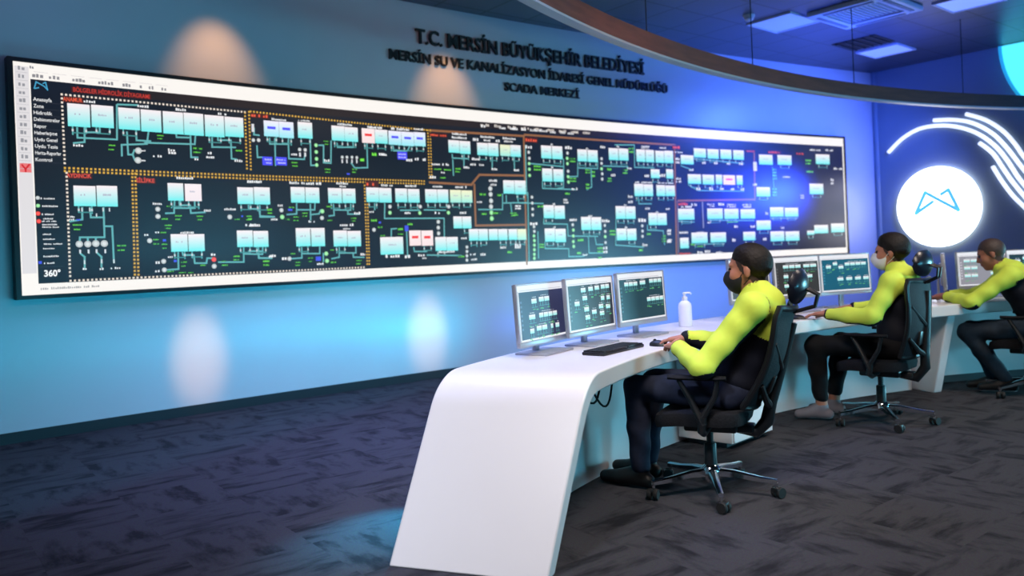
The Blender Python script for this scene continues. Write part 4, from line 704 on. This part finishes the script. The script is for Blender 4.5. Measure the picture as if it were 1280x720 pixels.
    mb = MB(); mb.loft(rings, 'head_pad', H); hd = mb.build('headrest', e)
    mb = MB()
    for q in (-1, 1): mb.tube([H @ Vector((q*.035, -.02, 0)), H @ Vector((q*.035, -.07, -.02)), H @ Vector((q*.03, -.065, -.08)), V(q*.03, -.03, .57)], .009, 'black_plastic', 8)
    mb.build('headrest_bracket', hd)
    for q in (-1, 1):
        mb = MB(); x = q*.27
        mb.tube([(q*.1, -.02, seat_z-.1), (q*.22, -.02, seat_z-.11), (x, -.02, seat_z-.09), (x, -.03, seat_z-.02)], [.017, .018, .02, .02], 'black_plastic', 10)
        mb.tube([(x, -.03, seat_z-.06), (x, .03, seat_z+.07), (x, .085, seat_z+.165)], [.02, .016, .013], 'black_plastic', 8); mb.tube([(x, -.03, seat_z-.02), (x, -.09, seat_z+.08), (x, -.11, seat_z+.165)], [.018, .014, .012], 'black_plastic', 8)
        ar = mb.build('armrest', e)
        mb = MB(); rings = []
        for i in range(9):
            u = i/8; y = -.15+.29*u; wd = .036*math.sqrt(max(.1, 1-(2*u-1)**6)); rings.append([(x+wd*cos(t)*1.0, y, seat_z+.175+.012*sin(t)) for t in [2*PI*k/12 for k in range(12)]])
        mb.loft(rings, 'black_fabric'); mb.build('arm_pad', ar)
    return e
chair((1.0, 4.2), (-.90, .44), 'black mesh swivel chair nearest the camera, with headrest and chrome star base', 22, -96)
chair((2.58, 5.68), (-.72, .69), 'black mesh swivel chair of the man in the white mask, at the middle desk', 9, -98)
chair((4.14, 6.47), (-.75, .66), 'black swivel chair cut by the right picture edge, under the leaning man', 8, -160)


# ------------------------------------------------------------------ people: signed-distance bodies meshed by surface nets
def smin(a, b, k):
    if k <= 0: return np.minimum(a, b)
    h = np.clip(.5+.5*(b-a)/k, 0, 1); return b*(1-h)+a*h-k*h*(1-h)
class SDF:
    def __init__(s): s.p = []
    def cone(s, a, ra, b, rb, k=.02, tag=0):
        a, b = np.array(a, float), np.array(b, float); r = max(ra, rb)
        def fn(P):
            d = b-a; L2 = d@d; t = np.clip(((P-a)@d)/L2, 0, 1) if L2 > 1e-12 else np.zeros(P.shape[:-1])
            return np.linalg.norm(P-a-t[..., None]*d, axis=-1)-(ra+(rb-ra)*t)
        s.p.append((fn, np.minimum(a, b)-r, np.maximum(a, b)+r, k, tag, 0))
    def chain(s, pts, rs, k=.02, tag=0):
        for i in range(len(pts)-1): s.cone(pts[i], rs[i], pts[i+1], rs[i+1], k if i == 0 else min(k, .02), tag)
    def ell(s, c, R, semi, k=.02, tag=0, op=0):
        c = np.array(c, float); R = np.array(R, float); semi = np.array(semi, float); m = max(semi)
        def fn(P):
            q = (P-c)@R; k0 = np.linalg.norm(q/semi, axis=-1); k1 = np.linalg.norm(q/semi**2, axis=-1)+1e-9
            return k0*(k0-1)/k1
        s.p.append((fn, c-m, c+m, k, tag, op))
    def fn(s, f, lo, hi, k=0, tag=0, op=0): s.p.append((f, np.array(lo, float), np.array(hi, float), k, tag, op))
    def mesh(s, h):
        lo = np.min([p[1] for p in s.p if p[5] == 0], 0)-.03; hi = np.max([p[2] for p in s.p if p[5] == 0], 0)+.03
        n = np.ceil((hi-lo)/h).astype(int)+1
        D = np.full(n, .05, np.float32); T = np.zeros(n, np.int8)
        ax = [lo[i]+h*np.arange(n[i]) for i in range(3)]
        for f, a, b, k, tag_, op in s.p:
            m = .03+k
            i0 = np.clip(((a-m-lo)/h).astype(int), 0, n-1); i1 = np.clip(((b+m-lo)/h).astype(int)+2, 1, n)
            if np.any(i1 <= i0): continue
            sl = tuple(slice(i0[i], i1[i]) for i in range(3))
            Pg = np.stack(np.meshgrid(ax[0][sl[0]], ax[1][sl[1]], ax[2][sl[2]], indexing='ij'), -1)
            d = f(Pg).astype(np.float32); cur = D[sl]
            if op == 0:
                T[sl] = np.where(d < cur, tag_, T[sl]); D[sl] = smin(cur, d, k)
            elif op == 1: D[sl] = np.maximum(cur, -d)
            else: D[sl] = np.maximum(cur, d)
        S = D < 0
        c = [S[i:n[0]-1+i, j:n[1]-1+j, k:n[2]-1+k] for i in (0, 1) for j in (0, 1) for k in (0, 1)]
        cnt = sum(x.astype(np.int8) for x in c); act = (cnt > 0) & (cnt < 8)
        idx = np.argwhere(act); num = -np.ones(act.shape, np.int64); num[act] = np.arange(len(idx))
        offs = np.array([(i, j, k) for i in (0, 1) for j in (0, 1) for k in (0, 1)])
        val = np.stack([D[idx[:, 0]+o[0], idx[:, 1]+o[1], idx[:, 2]+o[2]] for o in offs], 1)
        acc = np.zeros((len(idx), 3)); w_ = np.zeros(len(idx))
        for a in range(8):
            for b in range(a+1, 8):
                if np.abs(offs[a]-offs[b]).sum() != 1: continue
                cr = (val[:, a] < 0) != (val[:, b] < 0); t = val[:, a]/(val[:, a]-val[:, b]+1e-12)
                p = offs[a]+t[:, None]*(offs[b]-offs[a]); acc[cr] += p[cr]; w_[cr] += 1
        V = lo+h*(idx+acc/w_[:, None])
        tags = T[idx[:, 0], idx[:, 1], idx[:, 2]]
        F = []
        for d in range(3):
            e = [1, 1, 1]; sl0 = [slice(1, -1)]*3; sl0[d] = slice(0, -1); sl1 = [slice(1, -1)]*3; sl1[d] = slice(1, None)
            A, B = S[tuple(sl0)], S[tuple(sl1)]; u, v = [(1, 2), (2, 0), (0, 1)][d]
            for flip in (0, 1):
                q = np.argwhere((A & ~B) if flip == 0 else (~A & B))
                if not len(q): continue
                q = q.copy(); base = q.copy()
                for i in range(3):
                    if i != d: base[:, i] += 1
                def cell(du, dv):
                    z = base.copy(); z[:, u] -= du; z[:, v] -= dv; return num[z[:, 0], z[:, 1], z[:, 2]]
                quad = np.stack([cell(1, 1), cell(0, 1), cell(0, 0), cell(1, 0)], 1)
                F.append(quad if flip == 0 else quad[:, ::-1])
        F = np.concatenate(F); F = F[(F >= 0).all(1)]
        return V, F, tags
def sdf_obj(name, sd, h, mats, choose=None, parent=None, loc=None, relax=2):
    V, F, T = sd.mesh(h)
    # light Laplacian relaxation removes the stair steps
    E = np.concatenate([F[:, [0, 1]], F[:, [1, 2]], F[:, [2, 3]], F[:, [3, 0]]])
    for _ in range(relax):
        acc = np.zeros_like(V); cn = np.zeros(len(V))
        for a in range(3): acc[:, a] = np.bincount(E[:, 0], V[E[:, 1], a], len(V))+np.bincount(E[:, 1], V[E[:, 0], a], len(V))
        cn = np.bincount(E[:, 0], minlength=len(V))+np.bincount(E[:, 1], minlength=len(V))
        V = V*.5+.5*acc/np.maximum(cn, 1)[:, None]
    me = bpy.data.meshes.new(name); me.vertices.add(len(V)); me.vertices.foreach_set('co', V.astype(np.float32).ravel())
    me.loops.add(F.size); me.loops.foreach_set('vertex_index', F.astype(np.int32).ravel())
    me.polygons.add(len(F)); me.polygons.foreach_set('loop_start', np.arange(0, F.size, 4, dtype=np.int32))
    for m in mats: me.materials.append(M[m])
    cen = V[F].mean(1); tg = T[F[:, 0]]
    mi = choose(cen, tg) if choose else np.zeros(len(F))
    me.polygons.foreach_set('material_index', mi.astype(np.int32)); me.polygons.foreach_set('use_smooth', np.ones(len(F), bool))
    me.update(calc_edges=True); me.validate()
    o = bpy.data.objects.new(name, me); C.objects.link(o)
    if parent: o.parent = parent
    if loc is not None: o.location = loc
    return o

def unit(v): v = np.array(v, float); return v/np.linalg.norm(v)
def hand(sd, wrist, d, n, thumb, curl=.35, k=.006, tg=2, spread=.0):
    """wrist point, finger direction, palm normal, direction of the thumb side; five separate fingers"""
    d = unit(d); n = unit(np.array(n)-d*(np.array(n)@d)); t = unit(np.array(thumb)-d*(np.array(thumb)@d)-n*(np.array(thumb)@n)); w_ = np.array(wrist, float)
    for q, r in ((.026, .0165), (.009, .0175), (-.009, .017), (-.025, .0145)):
        sd.cone(w_+d*.005+t*q*.6, .02, w_+d*.082+t*q, r*.78, .012, tg)
    for j, (q, L, r) in enumerate(((.028, .078, .0092), (.0095, .087, .0094), (-.0095, .08, .0088), (-.027, .064, .0078))):
        p = w_+d*(.086-.004*abs(j-1))+t*q; cu = curl*.35*(1+.1*j); lens = (L*.45, L*.31, L*.24)
        for s_, l in enumerate(lens):
            dv = d*cos(cu)+n*sin(cu)+t*spread*(1.5-j)*.08; dv = unit(dv); p2 = p+dv*l; sd.cone(p, r*(1-.08*s_), p2, r*(1-.08*(s_+1)), .003, tg); p = p2; cu += curl*(1 if s_ == 0 else .7)
    p = w_+d*.022+t*.026+n*.004
    for dv, l, r in ((d*.55+t*.8+n*.25, .036, .0125), (d*.85+t*.45+n*.25, .034, .0105), (d*.97+t*.15+n*.25, .026, .0092)):
        p2 = p+unit(dv)*l; sd.cone(p, r, p2, r*.9, .006, tg); p = p2

def person(lb, c, f, J, o):
    f = unit((*f, 0)); l = np.array((-f[1], f[0], 0)); u = np.array((0, 0, 1.)); 
    W = lambda p: f*p[0]+l*p[1]+u*p[2]
    g = unit((*o.get('limb_f', tuple(f[:2])), 0)); gl = np.array((-g[1], g[0], 0)); W2 = lambda p: g*p[0]+gl*p[1]+u*p[2]
    Q = {k: (W2 if k[:2] in ('el', 'wr', 'kn', 'an', 'to') else W)(v) for k, v in J.items()}
    hf = unit(f*o.get('hf', (1, 0, 0))[0]+l*o.get('hf', (1, 0, 0))[1]+u*o.get('hf', (1, 0, 0))[2]); hl = unit(np.cross(u, hf)); hu = np.cross(hf, hl)
    R = np.stack([hf, hl, hu], 1); hc = Q['head']; HP = lambda x, y, z: hc+R@np.array((x, y, z))
    tu = unit(Q['neck']-Q['pelvis']); tl = l; tf = np.cross(tl, tu); TR = np.stack([tf, tl, tu], 1)
    SL, SRt = Q['shL'], Q['shR']; lat = unit(SL-SRt); TR2 = np.stack([np.cross(lat, tu), lat, np.cross(np.cross(lat, tu), lat)], 1)
    # ---- body: one continuous surface
    b = SDF()
    b.ell(HP(-.012, 0, .032), R, (.099, .077, .092), 0, 1); b.ell(HP(.028, 0, -.04), R, (.07, .06, .082), .03, 1)
    b.cone(HP(.06, 0, -.098), .026, HP(.05, 0, -.09), .03, .02, 1); b.ell(HP(.076, 0, .028), R, (.02, .05, .014), .015, 1)
    b.cone(HP(.094, 0, .006), .009, HP(.108, 0, -.03), .0145, .012, 1); b.ell(HP(.088, 0, -.066), R, (.014, .026, .012), .01, 4)
    for s_ in (-1, 1):
        b.ell(HP(-.008, s_*.078, -.012), R, (.018, .008, .029), .006, 1); b.ell(HP(.084, s_*.032, .007), R, (.012, .015, .009), .003, 3); b.ell(HP(.06, s_*.045, -.03), R, (.03, .022, .03), .02, 1)
    b.chain([Q['neck']-u*.05, HP(-.022, 0, -.075)], [.06, .054], .03, 1)
    b.ell((Q['pelvis']+Q['belly'])/2, TR, (.1, .14, .16), .03, 0); b.ell(Q['chest'], TR2, (.095, .15, .2), .05, 0)
    for s_ in 'LR':
        b.cone(Q['neck']-u*.03, .05, Q['sh'+s_], .055, .04, 0); b.chain([Q['sh'+s_], Q['el'+s_], Q['wr'+s_]], [.052, .04, .027], .02, 0)
        b.cone(Q['el'+s_]*.25+Q['wr'+s_]*.75, .03, Q['wr'+s_], .026, .01, 2)
        b.chain([Q['hip'+s_], Q['kn'+s_], Q['an'+s_]], [.075, .054, .04], .03, 5); b.cone(Q['an'+s_]-u*.02, .036, Q['to'+s_]-u*.0, .026, .02, 5)
        hd = o['hand'+s_]; hand(b, Q['wr'+s_], W2(hd['d']), W2(hd.get('n', (0, 0, -1))), W2((0, -1 if s_ == 'L' else 1, 0)) if 't' not in hd else W2(hd['t']), hd.get('curl', .35))
    sk = o['skin']; loc = Vector((c[0], c[1], 0))
    def pick(cen, tg):
        q = (cen-hc)@R; m = np.zeros(len(cen)); m[tg == 3] = 1; m[(tg == 4)] = 2
        scalp = (tg == 1) & (q[:, 2] > np.interp(q[:, 0], [-.1, -.03, .03, .05, .1], [-.085, -.07, .0, .05, .075])) & (q[:, 0] < .09) & ~((np.abs(q[:, 1]) > .074) & (np.abs(q[:, 0]+.008) < .026))
        m[scalp] = 3; return m
    body = sdf_obj('person', b, o.get('res', .005), [sk, 'eye', 'lip', 'stubble'], pick, None, loc)
    tag(body, lb, 'person', 'operators in neon yellow jackets')
    # ---- hair
    hr = SDF(); th = o.get('hair_t', .011)
    hx, hz = o.get('hairline', ([-.1, -.06, -.035, -.005, .03, .06, .1], [-.07, -.066, -.045, .012, .04, .055, .078]))
    def hairfn(P):
        q = (P-hc)@R; semi = np.array((.099, .077, .092)); c_ = q-np.array((-.012, 0, .032))
        k0 = np.linalg.norm(c_/semi, axis=-1); k1 = np.linalg.norm(c_/semi**2, axis=-1)+1e-9; d = k0*(k0-1)/k1
        nk_ = np.linalg.norm(q[..., :2]-np.array((-.022, 0)), axis=-1)-.05; d = np.where(q[..., 2] < .0, np.minimum(d, np.maximum(nk_, q[..., 2]+.0)), d)
        a = q[..., 2]-np.interp(q[..., 0], hx, hz)+.003*np.sin(90*q[..., 1])*np.sin(70*q[..., 0])
        ti = th*np.clip(.1+a/.075, .1, 1)
        return np.maximum(d-ti, -a*.8)
    hr.fn(hairfn, hc-.125, hc+.14, 0, 0, 0)
    sdf_obj('hair', hr, .004, [o.get('hair', 'hair')], None, body)
    # ---- mask
    if o.get('mask'):
        mk = SDF(); mk.ell(HP(.042, 0, -.052), R, (.083, .068, .072), 0, 0); mk.cone(HP(.105, 0, -.018), .014, HP(.112, 0, -.04), .018, .03, 0)
        mk.fn(lambda P: np.maximum.reduce([.012-((P-hc)@R)[..., 0]-.25*((P-hc)@R)[..., 2], ((P-hc)@R)[..., 2]+.012-.12*((P-hc)@R)[..., 0], -.125-((P-hc)@R)[..., 2]]), hc-.2, hc+.2, 0, 0, 2)
        for s_ in (-1, 1):
            mk.chain([HP(.03, s_*.064, -.03), HP(-.005, s_*.077, .008), HP(-.026, s_*.08, .012)], [.0035]*3, 0, 0); mk.chain([HP(.02, s_*.058, -.075), HP(-.01, s_*.07, -.05), HP(-.028, s_*.08, -.03)], [.0035]*3, 0, 0)
        sdf_obj('face_mask', mk, .004, [o['mask']], None, body)
    # ---- jacket
    j = SDF()
    j.ell(Q['belly'], TR, (.13, .165, .17), 0, 0); j.ell(Q['chest'], TR2, (.128, .178, .225), .06, 0); j.ell(Q['pelvis']+tu*.06, TR, (.125, .165, .1), .06, 0)
    j.cone(Q['chest']+tu*.13-tf*.02, .1, Q['neck']-tu*.04, .075, .06, 0)
    for s_ in 'LR':
        j.cone(Q['neck']-u*.045, .062, Q['sh'+s_], .07, .05, 0); j.cone(Q['sh'+s_], .072, Q['el'+s_], .058, .045, 1 if s_ == 'L' else 2)
        e_, w_ = Q['el'+s_], Q['wr'+s_]; e2 = e_+(w_-e_)*.93; j.chain([e_, e_+(w_-e_)*.5, e2], [.059, .053, .041], .03, 3 if s_ == 'L' else 4); j.cone(e2, .041, e2+(w_-e_)*.02, .04, .01, 5)
    nk = Q['neck']; hn = unit(HP(-.022, 0, -.075)-nk); j.cone(nk-hn*.02, .076, nk+hn*.055, .068, .03, 0)
    seed = o.get('seed', 1.)
    def folds(P):
        a = P*np.array((26., 24., 22.))+seed*3; return .004*(np.sin(a[..., 0]+1.7*np.sin(a[..., 2]*.8))*np.sin(a[..., 1]*1.1+1.3*np.sin(a[..., 0]*.6))+.6*np.sin(a[..., 2]*1.9+a[..., 0]))
    j0 = [p for p in j.p]; j.p = [((lambda P, g=g: g(P)+folds(P)), a, bb, k, t_, op) for g, a, bb, k, t_, op in j0]
    ho = nk+hn*.07; hi_ = ho+hn*.06
    j.fn(lambda P: np.maximum(np.linalg.norm((P-nk)-((P-nk)@hn)[..., None]*hn, axis=-1)-.058, -((P-nk)@hn)+.02), nk-.1, nk+.16, 0, 0, 1)
    cut = o.get('yoke', .06)
    def jp(cen, tg):
        m = np.zeros(len(cen)); q = (cen-Q['chest'])@TR2
        tor = tg == 0; m[tor & (q[:, 2] < cut+o.get('yslope', 0)*np.abs(q[:, 1])+o.get('yback', 0)*q[:, 0])] = 1
        for (s_, t1, t2) in (('L', 1, 3), ('R', 2, 4)):
            sg = 1 if s_ == 'L' else -1
            for tt, a_, b_ in ((t1, Q['sh'+s_], Q['el'+s_]), (t2, Q['el'+s_], Q['wr'+s_])):
                d = unit(b_-a_); rel = cen-a_; rel = rel-(rel@d)[:, None]*d; rel /= np.linalg.norm(rel, axis=1)[:, None]+1e-9
                und = -u*.75-f*.1-l*sg*.65 if tt == t1 else -u*.95-l*sg*.35; und = und-d*(und@d); und = unit(und)
                m[(tg == tt) & (rel@und > o.get('under', .45))] = 1
        m[tg == 5] = 1
        return m
    sdf_obj('jacket', j, .0065, ['yellow', 'navy'], jp, body)
    # ---- trousers
    t = SDF(); t.ell(Q['pelvis'], TR, (.125, .165, .12), 0, 0)
    for s_ in 'LR':
        t.cone(Q['hip'+s_], .092, Q['kn'+s_], .068, .05, 0); a_, k_ = Q['an'+s_], Q['kn'+s_]; e_ = a_+(k_-a_)*o.get('hem', .05)
        t.chain([k_, (k_+e_)/2-unit(f)*.0, e_], [.067, .062, o.get('hem_r', .052)], .03, 0)
    t.p = [((lambda P, g=g: g(P)+1.2*folds(P)), a, bb, k, t_, op) for g, a, bb, k, t_, op in t.p]
    sdf_obj('trousers', t, .009, [o['trousers']], None, body)
    for s_ in 'LR':
        s2 = SDF(); a_, to = Q['an'+s_], Q['to'+s_]; d = to-a_; d[2] = 0; d = unit(d); h0 = a_*1.0; fl = o.get('foot_z'+s_, 0.)
        heel = a_-d*.045; heel[2] = a_[2]-.06; toe = to.copy()
        s2.chain([heel, (heel+toe)/2+u*.012, toe], [.036, .042, .033], 0, 0); s2.cone(a_-u*.01, .045, (a_+toe)/2-u*.02, .038, .02, 0)
        zmin = lambda P: -(P[..., 2]-(.004)) 
        s2.fn(zmin, a_-.4, a_+.4, 0, 0, 2)
        lowz = lambda cen, tg: (cen[:, 2]-np.interp((cen-heel)@unit(toe-heel), [0, np.linalg.norm(toe-heel)], [heel[2], toe[2]]) < -.022).astype(float)
        sdf_obj('shoe', s2, .006, [o['shoe'], o['sole']], lowz, body)
    return body
person('seated man in black face mask and neon yellow jacket, nearest the camera', (1.0, 4.2), (-.87, .49),
 dict(pelvis=(-.14, 0, .56), belly=(-.18, 0, .70), chest=(-.245, 0, .86), neck=(-.28, 0, 1.015), head=(-.235, 0, 1.167), shL=(-.29, .185, .985), shR=(-.28, -.185, .985),
  elL=(-.10, .29, .70), wrL=(.10, .12, .775), elR=(.02, -.25, .76), wrR=(.17, -.11, .795),
  hipL=(-.13, .09, .55), hipR=(-.13, -.09, .55), knL=(.36, .11, .545), knR=(.37, -.12, .545), anL=(.36, .1, .1), anR=(.42, -.1, .1), toL=(.58, .11, .04), toR=(.63, -.11, .04)),
 dict(skin='skin', limb_f=(-.79, .61), hf=(1, .0, -.06), hair_t=.013, under=.25, hairline=([-.1, -.06, -.035, -.01, .02, .05, .07, .1], [-.085, -.078, -.05, .008, .034, .052, .07, .085]), mask='mask_black', trousers='denim', shoe='shoe_black', sole='shoe_black', yoke=.02, yback=.35,
  handL=dict(d=(.75, -.65, 0), curl=.4), handR=dict(d=(1, .12, -.08), curl=.45)))
person('seated man in white face mask and neon yellow jacket at the middle desk', (2.58, 5.68), (-.80, .60),
 dict(pelvis=(-.12, 0, .56), belly=(-.13, 0, .70), chest=(-.15, 0, .88), neck=(-.15, 0, 1.06), head=(-.10, 0, 1.205), shL=(-.14, .185, 1.0), shR=(-.14, -.185, 1.0),
  elL=(-.02, .30, .77), wrL=(.28, .25, .79), elR=(-.03, -.27, .79), wrR=(.22, -.2, .80),
  hipL=(-.1, .09, .55), hipR=(-.1, -.09, .55), knL=(.40, .14, .55), knR=(.30, -.15, .54), anL=(.38, .11, .11), anR=(.36, -.13, .11), toL=(.54, .13, .04), toR=(.52, -.13, .04)),
 dict(skin='skin', hf=(1, .1, -.02), hair_t=.02, hairline=([-.1, -.06, -.035, -.012, .03, .06, .1], [-.078, -.075, -.06, -.01, .025, .045, .07]), mask='mask_white', trousers='black_trousers', shoe='shoe_grey', sole='shoe_sole', yoke=.04, hem=.16, res=.006, seed=2.3,
  handL=dict(d=(1, .05, -.05), curl=.35), handR=dict(d=(1, .1, -.05), curl=.35)))
person('bareheaded man leaning forward over the farthest desk at the right, without a mask', (4.14, 6.47), (-.82, .57),
 dict(pelvis=(-.12, 0, .55), belly=(-.06, 0, .69), chest=(.05, 0, .86), neck=(.13, 0, 1.01), head=(.23, 0, 1.145), shL=(.09, .19, .97), shR=(.12, -.19, .97),
  elL=(.36, .27, .765), wrL=(.56, .05, .80), elR=(.36, -.26, .79), wrR=(.58, -.14, .80),
  hipL=(-.1, .09, .54), hipR=(-.1, -.09, .54), knL=(.42, .1, .51), knR=(.42, -.12, .51), anL=(.15, .06, .12), anR=(.25, -.12, .11), toL=(.33, .06, .05), toR=(.43, -.12, .04)),
 dict(skin='skin_tan', hf=(1, .1, -.3), hair_t=.005, hairline=([-.1, -.06, -.035, -.005, .03, .06, .1], [-.06, -.055, -.04, .01, .035, .07, .1]), hair='hair_grey', trousers='teal_trousers', shoe='shoe_black', sole='shoe_sole', yoke=.07, yback=.1, res=.006, seed=4.1,
  handL=dict(d=(.8, -.5, -.05), curl=.3), handR=dict(d=(1, .3, -.05), curl=.3)))
